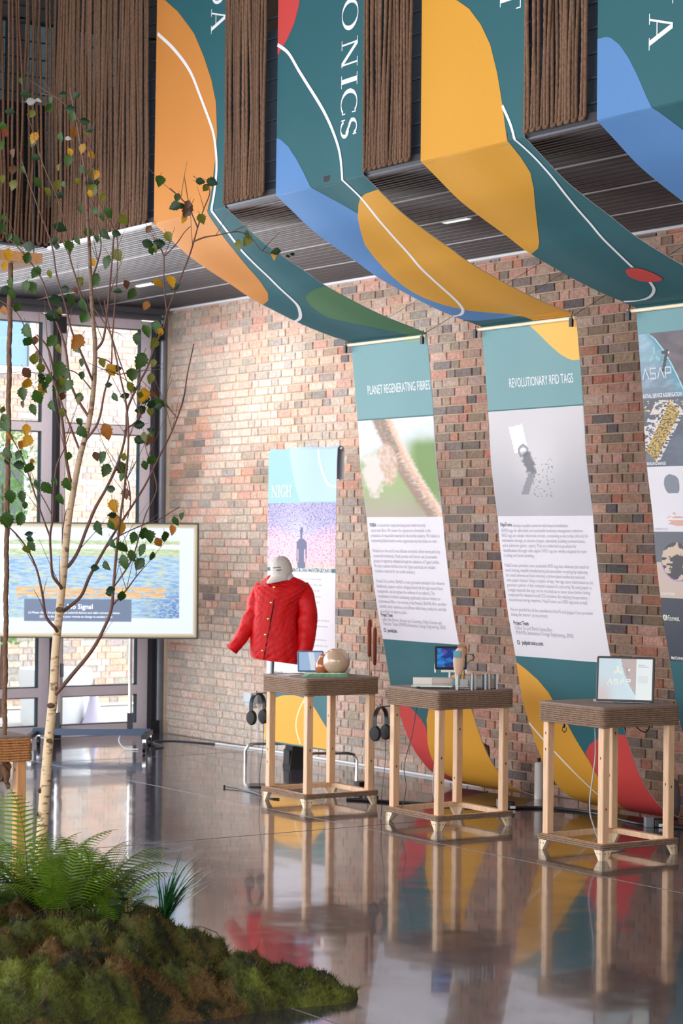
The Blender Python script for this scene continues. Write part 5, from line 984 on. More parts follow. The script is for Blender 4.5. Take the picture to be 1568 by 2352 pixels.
g = Geo(); g.add([(-.05, -.14, 0), (.12, -.14, 0), (.12, .10, 0), (-.05, .10, 0), (-.02, -.12, .22), (.10, -.12, .22), (.10, .08, .24), (-.02, .08, .24)], [(0, 3, 2, 1), (4, 5, 6, 7), (0, 1, 5, 4), (1, 2, 6, 5), (2, 3, 7, 6), (3, 0, 4, 7)]); g.build('cabinet', M_black, t)
g = Geo(); g.box((-.045, -.02, .09), (.012, .17, .12)); g.build('grille', mat('dark_mesh', rgb(44, 44, 46), .7), t)
t = empty('white_canister', 'tall white canister at the foot of the wall between second and third plinths', 'canister', (10.47, 12.50, 0))
g = Geo(); g.lathe([(.03, 0), (.033, .01), (.033, .26), (.03, .275), (.014, .28)], n=20); g.build('body', mat('ivory_plastic', rgb(222, 216, 210), .5), t, smooth='auto'); g = Geo(); g.lathe([(.014, 0), (.014, .03)], c=(0, 0, .28), n=10); g.build('cap', M_black, t, smooth='auto')
t = empty('grey_flask', 'rounded grey plastic flask behind the right leg of the rightmost plinth', 'flask', (10.58, 11.17, 0))
g = Geo(); g.lathe([(.045, 0), (.06, .04), (.066, .12), (.062, .20), (.045, .26), (.015, .285)], n=24); g.build('shell', mat('mottled_grey_plastic', rgb(120, 116, 124), .6, vary=.1), t, smooth='auto'); g = Geo(); g.lathe([(.05, 0), (.05, .02)], n=20); g.build('foot_ring', M_black, t)

# dried leaves and bulrushes
t = empty('dried_leaf_bundle', 'bundle of dried brown leaves between the wall and the first banner', 'dried leaves', (10.52, 13.16, 0)); g = Geo()
for k in range(16):
    a = R.uniform(-.9, .9); P = []; rr = []
    for i in range(9):
        u = i/8; P.append((-.02-.10*u*u*abs(math.cos(a)), .24*math.sin(a)*u**1.5, .40*math.sin(min(u*1.55, 1.9))*(1-.1*abs(a))-.10*max(0, u-.6)+.01)); rr.append(.006+.010*math.sin(math.pi*min(u+.1, 1)))
    b = Geo(); b.tube(P, rr, 5); b.build('dry_leaf', mat('dry_brown_leaf', rgb(116, 84, 58), .8, vary=.3, rnd=.3), t, smooth=True)
for k, (yy, top, lab) in enumerate(((13.26, 1.36, 'taller brown bulrush standing behind the plinth with the ball'), (13.19, 1.30, 'shorter brown bulrush standing behind the plinth with the ball'))):
    t = empty('bulrush', lab, 'bulrush', (9.42, yy, 0), group='bulrushes behind the first plinth')
    g = Geo(); g.tube([(0, 0, 0), (.003, 0, top*.6), (0, 0, top+.02)], .0035, 6); g.build('stem', mat('dry_stem', rgb(150, 112, 78), .7), t)
    g = Geo(); g.lathe([(.004, top-.30), (.012, top-.29), (.0145, top-.27), (.015, top-.05), (.012, top-.02), (.004, top-.012)], n=12); g.build('seed_head', mat('rust_brown_velvet', rgb(112, 46, 24), .9), t, smooth='auto')
    g = Geo(); g.lathe([(.04, 0), (.04, .012), (.008, .02)], n=14); g.build('base', M_black, t, smooth='auto')

# ============================================================ MANNEQUIN, JACKET, CAP
PX, PY = 9.153, 14.202; D1 = 16.86
RH = Vector((math.cos(YAW), -math.sin(YAW), 0)); FH = Vector((math.sin(YAW), math.cos(YAW), 0))
MJ = Matrix(((RH.x, -FH.x, 0, PX), (RH.y, -FH.y, 0, PY), (0, 0, 1, 0), (0, 0, 0, 1)))   # local: x right, y towards viewer, z up
t = empty('mannequin_stand', 'grey pole mannequin stand holding the red jacket behind the left plinth', 'mannequin', (0, 0, 0))
g = Geo(); g.tube([MJ @ Vector((-.035, 0, .012)), MJ @ Vector((.0, 0, 1.1)), MJ @ Vector((.03, 0, 1.56))], .0165, 14); g.build('pole', M_steel, t, smooth='auto')
g = Geo(); g.rbox((0, 0, .006), (.30, .22, .010), .04, M=MJ @ Matrix.Translation((-.03, 0.02, 0))); g.build('base_plate', M_blackmetal, t, smooth='auto')
g = Geo(); g.ell((.072, 0, 1.635), (.090, .080, .080), 24, 14, M=MJ); g.tube([MJ @ Vector((.06, 0, 1.50)), MJ @ Vector((.07, 0, 1.62))], [.055, .07], 16); g.build('white_neck_form', mat('white_form', rgb(224, 228, 240), .5), t, smooth='auto')
M_red = mat('red_quilted_nylon', rgb(206, 8, 16), .52, vary=.10, vscale=14, bump=.3, bscale=30, spec=.3)
M_lin = mat('dark_lining', rgb(40, 18, 24), .8)
jk = empty('quilted_jacket', 'bright red quilted collarless jacket with gold buttons on the mannequin', 'jacket', (0, 0, 0))
def quilt(u, v, a=.011, p=.066):
    q1 = abs(((u+v*1.35)/p) % 1-.5)*2; q2 = abs(((u-v*1.35)/p) % 1-.5)*2; return a*(1-(1-min(q1, 1))**4*0-(max(q1, q2))**6)
RG = [(1.655, .055, .090, .072), (1.642, .060, .118, .085), (1.620, .066, .160, .100), (1.590, .066, .196, .118), (1.55, .058, .208, .132), (1.49, .042, .196, .142), (1.42, .025, .182, .150), (1.33, .014, .180, .155), (1.22, .012, .186, .160), (1.12, .020, .192, .165), (1.04, .030, .198, .168), (1.0, .040, .203, .168)]
RGs = catmull(RG, 6); NA = 110; g = Geo(); rings = []
for (z, uc, ru, rw) in RGs:
    ring = []
    for j in range(NA):
        a = 2*math.pi*j/NA; ca, sa = math.cos(a), math.sin(a); e = 2.4
        x = math.copysign(abs(ca)**(2/e), ca)*ru; y = math.copysign(abs(sa)**(2/e), sa)*rw
        arc_ = a*(ru+rw)/2; d = quilt(arc_, z)+.014*noise.noise(Vector((arc_*5, z*4, 3)))+.008*noise.noise(Vector((arc_*16, z*5, 8)))
        zh = z+(-.03*ca-.012) * (1 if z < 1.06 else 0)*(1.06-z)/.06-.052*sst(1.56, 1.655, z)*max(0, math.cos(a-math.radians(112))); n = Vector((ca, sa, 0))
        ring.append(MJ @ Vector((uc+x+n.x*d, y+n.y*d, zh)))
    rings.append(ring)
g.loft(rings); g.build('body', M_red, jk, smooth=True)
def front(z, off=.012):
    for a, b in zip(RGs, RGs[1:]):
        if b[0] <= z <= a[0]:
            k = (a[0]-z)/(a[0]-b[0]); return [a[i]+(b[i]-a[i])*k for i in range(4)]
    return RGs[-1]
def onfront(z, px, off=.0):
    z_, uc, ru, rw = front(z); u = px-uc; f_ = max(0, 1-abs(u/ru)**2.4)**(1/2.4); return MJ @ Vector((px, rw*f_+off, z))
pl = [(z, .012-.098*((1.60-z)/.58)**1.0) for z in [1.585-.01*i for i in range(59)]]
g = Geo(); ra = []
for z, u in pl: ra.append([onfront(z, u-.020, .006), onfront(z, u-.019, .014), onfront(z, u+.017, .014), onfront(z, u+.018, .004)])
g.loft(ra, closed=False); g.build('placket', M_red, jk, smooth='auto')
g = Geo(); ra = [[onfront(z, u+.018, .006), onfront(z, u+.024, .0115), onfront(z, u+.026, .006)] for z, u in pl]; g.loft(ra, closed=False); g.build('placket_shadow_gap', M_lin, jk)
for i, z in enumerate((1.572, 1.452, 1.325, 1.20, 1.075)):
    u = .012-.098*((1.60-z)/.58)+.002; p = onfront(z, u, .017); b = Geo(); q = MJ.to_3x3() @ Vector((0, 1, 0))
    b.ell((0, 0, 0), (.0115, .005, .0115), 12, 8, M=Matrix.Translation(p) @ MJ.to_3x3().to_4x4()); b.build('button', mat('gold_button', rgb(220, 178, 96), .25, metal=.9), jk, smooth=True)
g = Geo(); g.tube([MJ @ Vector((.052+.098*math.cos(a/30*6.283), .078*math.sin(a/30*6.283), 1.654-.052*max(0, math.cos(a/30*6.283-math.radians(112))))) for a in range(31)], .009, 8, caps=False); g.build('neck_binding', M_red, jk, smooth=True)
def sleeve(pts, label=None):
    P = catmull(pts, 9); g = Geo(); rings = []; dist = 0; cen = [Vector(p[:3]) for p in P]
    for i, p in enumerate(P):
        c = cen[i]; d = (cen[min(i+1, len(P)-1)]-cen[max(i-1, 0)]).normalized(); a = Vector((0, 1, 0)); a = (a-d*a.dot(d)).normalized(); b = d.cross(a)
        if i: dist += (c-cen[i-1]).length
        ring = []
        for j in range(44):
            an = 2*math.pi*j/44; r = p[3]*(1+.10*noise.noise(Vector((math.cos(an)*1.3, math.sin(an)*1.3, dist*9))))+quilt(an*p[3], dist, .005)+.006*math.sin(dist*46+math.cos(an)*2)*max(0, math.cos(an*1.0+.6))
            ring.append(MJ @ (c+a*math.cos(an)*r*.92+b*math.sin(an)*r))
        rings.append(ring)
    g.loft(rings); o = g.build('sleeve', M_red, jk, smooth=True)
    q = Geo(); n = len(rings[-1]); cc = sum((Vector(v) for v in rings[-1]), Vector())/n; inn = [[Vector(v)*.94+cc*.06 for v in rings[-1]], [Vector(v)*.80+cc*.20+(cen[-4]-cen[-1]) .to_3d()*0+Vector((0, 0, .03)) for v in rings[-1]]]
    q.loft([rings[-1], inn[0], inn[1]]); q.add(inn[1], [tuple(range(n))]); q.build('cuff_lining', M_lin, o)
sleeve([(-.085, .0, 1.585, .05), (-.120, .005, 1.50, .068), (-.145, .02, 1.40, .062), (-.19, .035, 1.29, .058), (-.245, .05, 1.18, .052), (-.325, .06, 1.068, .042)])
sleeve([(.215, .0, 1.585, .055), (.245, .02, 1.51, .070), (.268, .045, 1.41, .070), (.272, .06, 1.29, .072), (.262, .075, 1.17, .068), (.245, .08, 1.04, .056)])
ct = empty('cap', 'pale grey baseball cap on top of the red-jacketed mannequin, peak pointing down left', 'cap', (0, 0, 0))
M_cap = mat('pale_cotton', rgb(206, 196, 188), .8, vary=.05)
MC = MJ @ Matrix.Translation((.064, .012, 1.690)) @ Matrix.Rotation(math.radians(-48), 4, 'Z') @ Matrix.Rotation(math.radians(-17), 4, 'Y')
def dome(th, a, k=1.0): s_ = math.sin(th)**.80; return Vector((.092*k*s_*math.cos(a), .086*k*s_*math.sin(a), .128*k*math.cos(th)**.9 if th < math.pi/2 else -.012))
g = Geo(); rings = []
for i in range(14):
    th = math.radians(1+92*i/13); rings.append([MC @ dome(th, j/40*6.28318) for j in range(40)])
g.loft(rings); g.build('crown', M_cap, ct, smooth=True)
g = Geo()
for k in range(6): g.tube([MC @ dome(math.radians(4+84*i/10), k*1.0472+.52, 1.008) for i in range(11)], .0012, 4)
tag(g.build('seam', M_cap, ct), kind='stuff')
g = Geo(); top = []; bot = []
for i in range(9):
    v = i/8; ro = []; rb = []
    for j in range(15):
        q = (j-7)/7; a = math.radians(180+66*q); rx = .088+.080*v*math.cos(q*1.45)**.6
        p = Vector((rx*math.cos(a)*1.02, .088*math.sin(a)*(1+.12*v*math.cos(q*1.5)), -.006-.030*v*math.cos(q*1.3)-.028*q*q*v))
        ro.append(MC @ p); rb.append(MC @ (p-Vector((0, 0, .005))))
    top.append(ro); bot.append(rb)
g.loft(top, closed=False); g.loft([r[::-1] for r in bot], closed=False); g.loft([top[-1], bot[-1]], closed=False); g.build('peak', M_cap, ct, smooth='auto')
g = Geo(); g.ell((0, 0, .130), (.009, .009, .005), 10, 6, M=MC); g.build('top_button', M_cap, ct, smooth=True)
g = Geo()
for th_, n_ in ((64, 7), (74, 4)):
    for k in range(n_): p = dome(math.radians(th_), math.radians(138+6.4*k), 1.012); g.box(MC @ p, (.009, .009, .006))
g.build('embroidery', mat('dark_thread', rgb(70, 72, 66), .8), ct)

# ============================================================ TELEVISION
TVM = Matrix(((RH.x, -FH.x, 0, 9.268), (RH.y, -FH.y, 0, 17.426), (0, 0, 1, 1.553), (0, 0, 0, 1))) @ Matrix.Rotation(-.004, 4, 'Y')
tv = empty('framed_television', 'large framed television on a wheeled stand, pale watery picture with a No Signal box', 'television', (0, 0, 0))
W, H = 1.924, 1.064
def ring_frame(g, w, h, t, y0, y1, M):
    for cx, cz, dx, dz in ((0, h/2-t/2, w, t), (0, -h/2+t/2, w, t), (-w/2+t/2, 0, t, h-2*t), (w/2-t/2, 0, t, h-2*t)):
        g.box((cx, (y0+y1)/2, cz), (dx, y1-y0, dz), M=M)
g = Geo(); g.box((0, -.02, 0), (W-.01, .03, H-.01), M=TVM); g.build('back', M_black, tv)
g = Geo(); ring_frame(g, W, H, .014, -.03, .026, TVM); g.build('outer_frame', mat('dark_teal_frame', rgb(46, 62, 66), .4), tv)
g = Geo(); ring_frame(g, W-.028, H-.028, .018, -.03, .038, TVM); g.build('gilt_frame', mat('champagne_gilt', rgb(176, 158, 122), .35, metal=.5), tv)
g = Geo(); ring_frame(g, W-.064, H-.064, .016, -.03, .030, TVM); g.build('inner_frame', mat('pale_gilt', rgb(206, 200, 184), .35, metal=.3), tv)
def water(u, v):
    c = mixc(rgb(180, 208, 226), rgb(120, 168, 214), .5+1.1*nz(u*2, v*5, 9, 4)); c = mixc(c, rgb(196, 208, 176), max(0, nz(u*2, v*5, 7, 3, 5))*1.4)
    if v < .2: c = mixc(rgb(206, 218, 190), rgb(168, 190, 130), .5+nz(u*2, v*4, 12, 4, 2)); 
    if .06 < v < .11: c = rgb(226, 232, 232)
    k = sst(.68, 1, u)*sst(.45, .9, v); c = mixc(c, rgb(30, 84, 168), k*(.75 if nz(u*2, v*4, 26, 3, 6) > -.08 else .1))
    if .60 < v < .74 and .04 < u < .92 and nz(u*1.5, v*9, 8, 4, 11) > -.24: c = mixc(rgb(214, 160, 100), rgb(232, 196, 140), .5+nz(u, v*6, 14, 3, 12))
    return c
SW, SH_ = W-.096, H-.096
g = Geo(); g.box((0, .002, 0), (SW, .004, SH_), M=TVM); g.build('screen', mat('screen_mat_white', rgb(226, 236, 255), .25, emit=1.1, dim=1), tv)
g = Geo(); x0, x1, z0, z1 = -.78, .785, -.345, .37; nx, nyy = 190, 88
for j in range(nyy):
    for i in range(nx):
        a, b, c_, d_ = x0+(x1-x0)*i/nx, x0+(x1-x0)*(i+1)/nx, z1+(z0-z1)*j/nyy, z1+(z0-z1)*(j+1)/nyy
        g.add([TVM @ Vector(q) for q in ((a, .0052, c_), (a, .0052, d_), (b, .0052, d_), (b, .0052, c_))], [(0, 1, 2, 3)], col=water((i+.5)/nx, (j+.5)/nyy))
g.build('screen_picture', mat('screen_picture', attr=True, rough=.25, emit=1.15, dim=1), tv)
g = Geo(); g.box((-.145, .0068, -.275), (.985, .0015, .205), M=TVM); g.build('message_box', mat('message_grey', rgb(112, 130, 164), .3, emit=.9, dim=1), tv)
g = Geo()
for body, x, z, sz in (('No Signal', -.245, -.262, .062), ('(1) Please check the power of the external devices and cable connection status.', -.60, -.306, .0262), ('(2) Press the input on your remote to change to another input.', -.495, -.342, .0262)):
    vs, fs = text_mesh(body, .004); g.add([TVM @ Vector((x+a*sz, .0082, z+b_*sz)) for a, b_ in vs], fs)
g.build('message_text', mat('screen_white', (.9, .94, 1), emit=.8), tv)
for sx in (.335,):
    g = Geo(); g.tube([TVM @ Vector((sx, -.07, -.5)), TVM @ Vector((sx, -.07, -1.26))], .020, 14); g.build('pole', M_chrome, tv, smooth='auto')
g = Geo(); g.tube([TVM @ Vector((-.335, -.07, -.5)), TVM @ Vector((-.335, -.07, -1.26))], .020, 14); g.build('pole', M_chrome, tv, smooth='auto')
for sx in (-.335, .335):
    g = Geo(); g.box((sx, -.07, -1.30), (.05, .05, .16), M=TVM); g.build('pole_socket', M_blackmetal, tv)
g = Geo(); g.box((-.02, -.07, -1.395), (1.08, .07, .06), M=TVM); g.build('base_beam', mat('blue_black_steel', rgb(56, 72, 96), .3, metal=.3), tv)
for sx in (-.535, .50):
    g = Geo(); g.box((sx, 0, -1.41), (.05, .62, .04), M=TVM); g.build('base_leg', M_blackmetal, tv)
    for sy in (-.28, .28):
        q = Geo(); q.box((sx, sy, -1.45), (.03, .03, .05), M=TVM); cs = q.build('caster', M_chrome, tv)
        q = Geo(); q.lathe([(.045, -.014), (.05, -.009), (.05, .009), (.045, .014)], n=18, M=TVM @ Matrix.Translation((sx, sy, -1.503)) @ Matrix.Rotation(math.radians(90), 4, 'Y')); q.build('wheel', M_black, cs, smooth='auto')
g = Geo(); g.tube(catmull([tuple(TVM @ Vector(q)) for q in ((.25, -.06, -1.42), (.24, -.02, -1.48), (.30, 0, -1.54), (.42, .02, -1.545))]), .005, 6); g.build('cable', M_white, tv)
# ============================================================ HANGING ROPES AND BOARD AT LEFT
t = empty('hanging_board', 'wooden board hung high at the left edge, below the dark rope curtain', 'board', (4.575, 10.05, 3.36))
g = Geo(); g.box((0, 0, 0), (.60, .58, .05)); g.build('board', mat('warm_pine', rgb(218, 160, 108), .55, vary=.16, vscale=9, stretch=(6, 6, .7)), t)
g = Geo()
for x in (-.27, .27):
    for y in (-.25, .25): g.tube([(x, y, .02), (x, y, 4.25)], .003, 5)
g.build('suspension_wire', M_black, t)
for k, (x, y, lab) in enumerate(((4.745, 9.86, 'hanging twisted rope nearer the birch trunk, at the left edge'), (4.655, 9.90, 'hanging twisted rope at the very left edge'))):
    t = empty('hanging_rope', lab, 'rope', (x, y, 0), group='ropes hanging over the left plinth')
    g = Geo(); g.tube([(.002*math.sin(i*.3), 0, .945+i*.012) for i in range(201)], .0125, 8, twist=2*math.pi/.075, lobes=3, amp=.16); g.build('rope', M_rope_curt, t, smooth=True)
    g = Geo(); P = [(0, 0, .84), (.004, .004, .80)]+[((.030+.006*math.sin(i*1.9))*math.cos(i*.62)*(1-.02*i), (.020)*math.sin(i*.62), .770+.026*math.sin(i*1.24+k)-.0012*i) for i in range(34)]+[(.02, .0, .70), (.03, .01, .675)]
    g.tube(catmull(P, 3), .0115, 8, twist=2*math.pi/.075, lobes=3, amp=.16); g.build('knot', M_rope_curt, t, smooth=True)
g = Geo(); g.rbox((4.50, 10.07, .9435), (.26, .18, .007), .008); tag(g.build('flat_panel', mat('grey_glass', rgb(176, 190, 204), .2), smooth='auto'), 'flat grey panel lying on the orange plinth at the left edge', 'panel')

# ============================================================ MOSSY MOUND
def lerpt(tab, v):
    if v <= tab[0][0]: return tab[0][1]
    for (a, p), (b, q) in zip(tab, tab[1:]):
        if v <= b: return p+(q-p)*(v-a)/(b-a)
    return tab[-1][1]
HC = [(-2.6, .26), (-1.5, .30), (-1.1, .315), (-.84, .30), (-.65, .225), (-.42, .155), (-.155, .105), (0, .085), (.06, .065), (.09, .05)]
DF = [(-2.6, 7.9), (-1.5, 8.0), (-1.0, 8.28), (-.62, 8.64), (-.33, 8.82), (0, 8.98), (.09, 9.06)]
DB = [(-2.6, 9.9), (-1.75, 10.2), (-1.45, 10.5), (-1.0, 10.1), (-.6, 9.7), (-.2, 9.42), (.09, 9.16)]
DC = [(-.6, 9.25), (0, 9.15), (.09, 9.11)]
def mh(x, y):
    """height of the mound above the floor: a ridge that tapers to a point at the right"""
    u = x*RH.x+y*RH.y; d = x*FH.x+y*FH.y; k = min(1, max(0, (.1-u)/.4))
    u += .05*k*noise.noise(Vector((x*3, y*3, 1))); d += .07*k*noise.noise(Vector((x*3.3, y*3.3, 5)))
    if u > .09: return -.03
    hc, a, b, dc = lerpt(HC, u), lerpt(DF, u), lerpt(DB, u), lerpt(DC, u)
    w = (d-a)/(dc-a) if d < dc else (b-d)/(b-dc)
    if w <= 0: return -.03
    w = min(w, 1); h = hc*(1-(1-w)**3.2)
    e = min(1, w*4)*min(1, hc/.16); q = Vector((x+.05*noise.noise(Vector((x*5, y*5, 1))), y+.05*noise.noise(Vector((x*5, y*5, 8))), 0))
    v1 = noise.voronoi(q*5.2)[0][0]; v2 = noise.voronoi(q*12.5)[0][0]
    h += e*(.040*fbm((x*2.2, y*2.2, 1.3), 2)+.21*(.22-min(v1, .66)**1.7)+.085*(.26-min(v2, .6)**1.4)+.014*fbm((x*30, y*30, 2), 2))
    return h
mound = empty('moss_mound', 'low mound covered in green and brown moss across the bottom left', 'moss mound', (0, 0, 0))
g = Geo(); NX, NY = 300, 300; X0, X1, Y0_, Y1 = 2.0, 5.6, 6.9, 10.6; hs = {}
vs = []; 
for j in range(NY+1):
    for i in range(NX+1):
        x, y = X0+(X1-X0)*i/NX, Y0_+(Y1-Y0_)*j/NY; h = mh(x, y); hs[i, j] = h; vs.append((x, y, max(h, -.01)))
fs = []; 
for j in range(NY):
    for i in range(NX):
        if max(hs[i, j], hs[i+1, j], hs[i, j+1], hs[i+1, j+1]) > 0: fs.append((j*(NX+1)+i, j*(NX+1)+i+1, (j+1)*(NX+1)+i+1, (j+1)*(NX+1)+i))
g.add(vs, fs)
def mcol(x, y):
    n1 = nz(x, y, 2.3, 4, 3); n2 = nz(x, y, 9, 3, 6)
    c = mixc(rgb(62, 70, 20), rgb(88, 66, 32), sst(-.05, .35, n1)); c = mixc(c, rgb(34, 36, 14), sst(.0, .45, n2)); return mixc(c, rgb(96, 104, 32), sst(.15, .55, -n1)*.8)
g.c = [mcol((vs[f[0]][0]), (vs[f[0]][1])) for f in fs]
g.build('soil_and_moss', mat('moss_bed', attr=True, rough=.95, vary=.4, vscale=50, bump=.9, bscale=90), mound, smooth=True)
g = Geo(); cnt = 0
while cnt < 85000:
    x, y = R.uniform(X0, X1), R.uniform(Y0_, Y1); h = mh(x, y)
    if h < .004 or x*FH.x+y*FH.y > 9.9: continue
    cnt += 1; c = mcol(x, y); k = R.uniform(.5, 2.1); c = tuple(v*k for v in c)
    if R.random() < .1: c = tuple(v*R.uniform(.7, 1.2) for v in rgb(140, 112, 62))
    L_ = R.uniform(.010, .028); a = R.uniform(0, 6.283); lean = R.uniform(.1, .9)*L_; dx, dy = math.cos(a), math.sin(a); w = R.uniform(.0012, .0028)
    gx = (mh(x+.02, y)-h)/.02; gy = (mh(x, y+.02)-h)/.02
    tip = (x+dx*lean-gx*L_*.6, y+dy*lean-gy*L_*.6, h+L_*.75)
    g.add([(x-dy*w, y+dx*w, h-.004), (x+dy*w, y-dx*w, h-.004), tip], [(0, 1, 2)], col=c)
tag(g.build('moss_tufts', mat('moss_blade', attr=True, rough=.9, trans=.2), mound), kind='stuff')
M_twig = mat('dark_twig', rgb(74, 54, 46), .8, vary=.2)
g = Geo()
for k in range(46):
    x, y = R.uniform(3.2, 5.2), R.uniform(7.2, 9.2); h = mh(x, y)
    if h < .03: continue
    a = R.uniform(0, 6.28); L_ = R.uniform(.05, .2); P = [(x+math.cos(a)*L_*u+R.uniform(-.006, .006), y+math.sin(a)*L_*u, mh(x+math.cos(a)*L_*u, y+math.sin(a)*L_*u)+.014+R.uniform(0, .012)) for u in (0, .33, .66, 1)]
    g.tube(P, [.003, .0026, .002, .001], 4)
tag(g.build('fallen_twigs', M_twig, mound), kind='stuff')

# ============================================================ BIRCH
M_bark = None
def bark():
    m = bpy.data.materials.new('birch_bark'); m.use_nodes = True; nt = m.node_tree; N = nt.nodes; L = nt.links; b = N['Principled BSDF']; b.inputs['Roughness'].default_value = .7
    tc = N.new('ShaderNodeTexCoord'); mp = N.new('ShaderNodeMapping'); mp.inputs['Scale'].default_value = (1, 1, 1); L.new(tc.outputs['Object'], mp.inputs[0])
    sx = N.new('ShaderNodeSeparateXYZ'); L.new(tc.outputs['Object'], sx.inputs[0])
    r = N.new('ShaderNodeValToRGB'); mr = N.new('ShaderNodeMapRange'); mr.inputs[1].default_value = .5; mr.inputs[2].default_value = 3.4; L.new(sx.outputs['Z'], mr.inputs[0]); L.new(mr.outputs[0], r.inputs[0])
    e = r.color_ramp.elements; e[0].position = 0; e[0].color = (*rgb(226, 198, 158), 1); e[1].position = 1; e[1].color = (*rgb(112, 84, 72), 1)
    e2 = e.new(.5); e2.color = (*rgb(196, 168, 138), 1)
    n = N.new('ShaderNodeTexNoise'); n.inputs['Scale'].default_value = 22; n.inputs['Detail'].default_value = 5; mp2 = N.new('ShaderNodeMapping'); mp2.inputs['Scale'].default_value = (1, 1, 2.6); L.new(tc.outputs['Object'], mp2.inputs[0]); L.new(mp2.outputs[0], n.inputs[0])
    r2 = N.new('ShaderNodeValToRGB'); r2.color_ramp.elements[0].position = .34; r2.color_ramp.elements[0].color = (*rgb(120, 104, 88), 1); r2.color_ramp.elements[1].position = .46; r2.color_ramp.elements[1].color = (1, 1, 1, 1); L.new(n.outputs['Fac'], r2.inputs[0])
    mx = N.new('ShaderNodeMixRGB'); mx.blend_type = 'MULTIPLY'; mx.inputs[0].default_value = .8; L.new(r.outputs[0], mx.inputs[1]); L.new(r2.outputs[0], mx.inputs[2]); L.new(mx.outputs[0], b.inputs['Base Color']); return m
M_bark = bark(); M_branch = mat('branch_bark', rgb(104, 72, 62), .75, vary=.25, vscale=12)
tb = Vector(BRANCHES[0][1][0][:3]); birch = empty('birch_tree', 'slender young birch with green and yellow leaves rising from the mossy mound', 'tree', tb)
for nm, P in BRANCHES:
    Q = catmull(P, 5); g = Geo(); g.tube([Vector(q[:3])-tb for q in Q], [max(q[3], .0012) for q in Q], 14 if nm == 'trunk' else 7)
    o = g.build(nm, M_bark if nm == 'trunk' else M_branch, birch, smooth=True)
    if nm == 'trunk':
        for zz_, s_, a in ((.72, .018, -.9), (.98, .016, .2), (1.16, .02, -.2), (1.21, .010, .6), (1.62, .020, .1), (1.9, .014, .4), (2.4, .013, .2), (.62, .014, -1.2)):
            z = zz_; i = min(range(len(Q)), key=lambda i: abs(Q[i][2]-z)); c = Vector(Q[i][:3])-tb; d = (-FH*math.cos(a)+RH*math.sin(a)); k = Geo()
            k.ell((0, 0, 0), (s_, .006, s_*.7), 12, 8, M=Matrix.Translation(c+d*(Q[i][3]-.001)) @ Matrix(((RH.x, -FH.x, 0, 0), (RH.y, -FH.y, 0, 0), (0, 0, 1, 0), (0, 0, 0, 1))) @ Matrix.Rotation(a, 4, 'Z')); k.build('knot', mat('bark_scar', rgb(92, 70, 52), .9, vary=.4, vscale=60), o, smooth=True)
def leafmesh(col, name, fold, curl):
    g = Geo(); n = 11; V = []; 
    for i in range(n+1):
        v = i/n; w = .43*(math.sin(math.pi*min(v**.80, 1))**1.05)*(1+.13*(1 if i % 2 else -1)) if 0 < i < n else .0
        zc = -curl*v*v; V += [(-w, v, zc+fold*w), (0, v, zc), (w, v, zc+fold*w)]
    F = []
    for i in range(n): a = i*3; F += [(a, a+1, a+4, a+3), (a+1, a+2, a+5, a+4)]
    g.add(V, F); g.tube([(0, -.28, .02), (0, 0, 0)], .018, 4); me = g.mesh('leaf', mat(name, rgb(*col), .45, vary=.25, vscale=3, trans=.35, rnd=.25), True); return me
LM = {k: [leafmesh(c, n, f_, q) for f_, q in ((.35, .25), (.15, .4), (.6, .1))] for k, c, n in (('g', (52, 82, 26), 'green_leaf'), ('d', (24, 54, 26), 'dark_leaf'), ('a', (104, 106, 28), 'olive_leaf'), ('y', (188, 138, 26), 'yellow_leaf'), ('o', (164, 104, 36), 'amber_leaf'), ('b', (98, 62, 38), 'brown_leaf'), ('r', (140, 64, 42), 'russet_leaf'), ('w', (190, 190, 184), 'pale_leaf'))}
def leaf(p, s, c):
    # hangs from its stalk, blade turned mostly broadside
    d = (Vector((0, 0, -1))+RH*R.uniform(-.7, .7)+FH*R.uniform(-.5, .5)).normalized()
    if c in 'dw' and s < .16: d = (RH*R.choice((-1, 1))+Vector((0, 0, R.uniform(-.5, .2)))).normalized()
    n = (-FH+RH*R.uniform(-.8, .8)+Vector((0, 0, R.uniform(-.5, .5)))); n = (n-d*n.dot(d)).normalized(); x = d.cross(n)
    M = Matrix(((x.x, d.x, n.x, 0), (x.y, d.y, n.y, 0), (x.z, d.z, n.z, 0), (0, 0, 0, 1))) @ Matrix.Diagonal((s*R.uniform(.85, 1.1), s*1.15, s, 1))
    M.translation = Vector(p)-d*s*.5-tb
    o = bpy.data.objects.new('leaf', R.choice(LM[c])); C.objects.link(o); o.parent = birch; o.matrix_basis = M
for x, y, z, c, s in LEAVES: leaf((x, y, z), s*1.05, c)
# small leaves along the thin upper twigs
nb = 0
while nb < 95:
    nm, P = R.choice(BRANCHES[5:]); i = R.randrange(len(P)//2, len(P)); p = Vector(P[i][:3])+Vector((R.uniform(-.05, .05), R.uniform(-.05, .05), R.uniform(-.04, .05)))
    if p.z < 2.3: continue
    leaf(p, R.uniform(.035, .062), R.choice('gggdddaaayb')); nb += 1
g = Geo()
for k in range(120):   # fine twigs
    nm, P = R.choice(BRANCHES[1:]); i = R.randrange(1, len(P)-1); a = Vector(P[i][:3])-tb; b = Vector(P[i+1][:3])-tb; d = (b-a).normalized()
    s = (d*.8+RH*R.uniform(-.9, .9)+FH*R.uniform(-.5, .5)+Vector((0, 0, .4))).normalized(); L_ = R.uniform(.08, .30)
    g.tube([a, a+s*L_*.5+Vector((0, 0, .01)), a+s*L_+Vector((0, 0, R.uniform(-.01, .05)))], [.0022, .0016, .0009], 4)
tag(g.build('fine_twigs', M_branch, birch), kind='stuff')

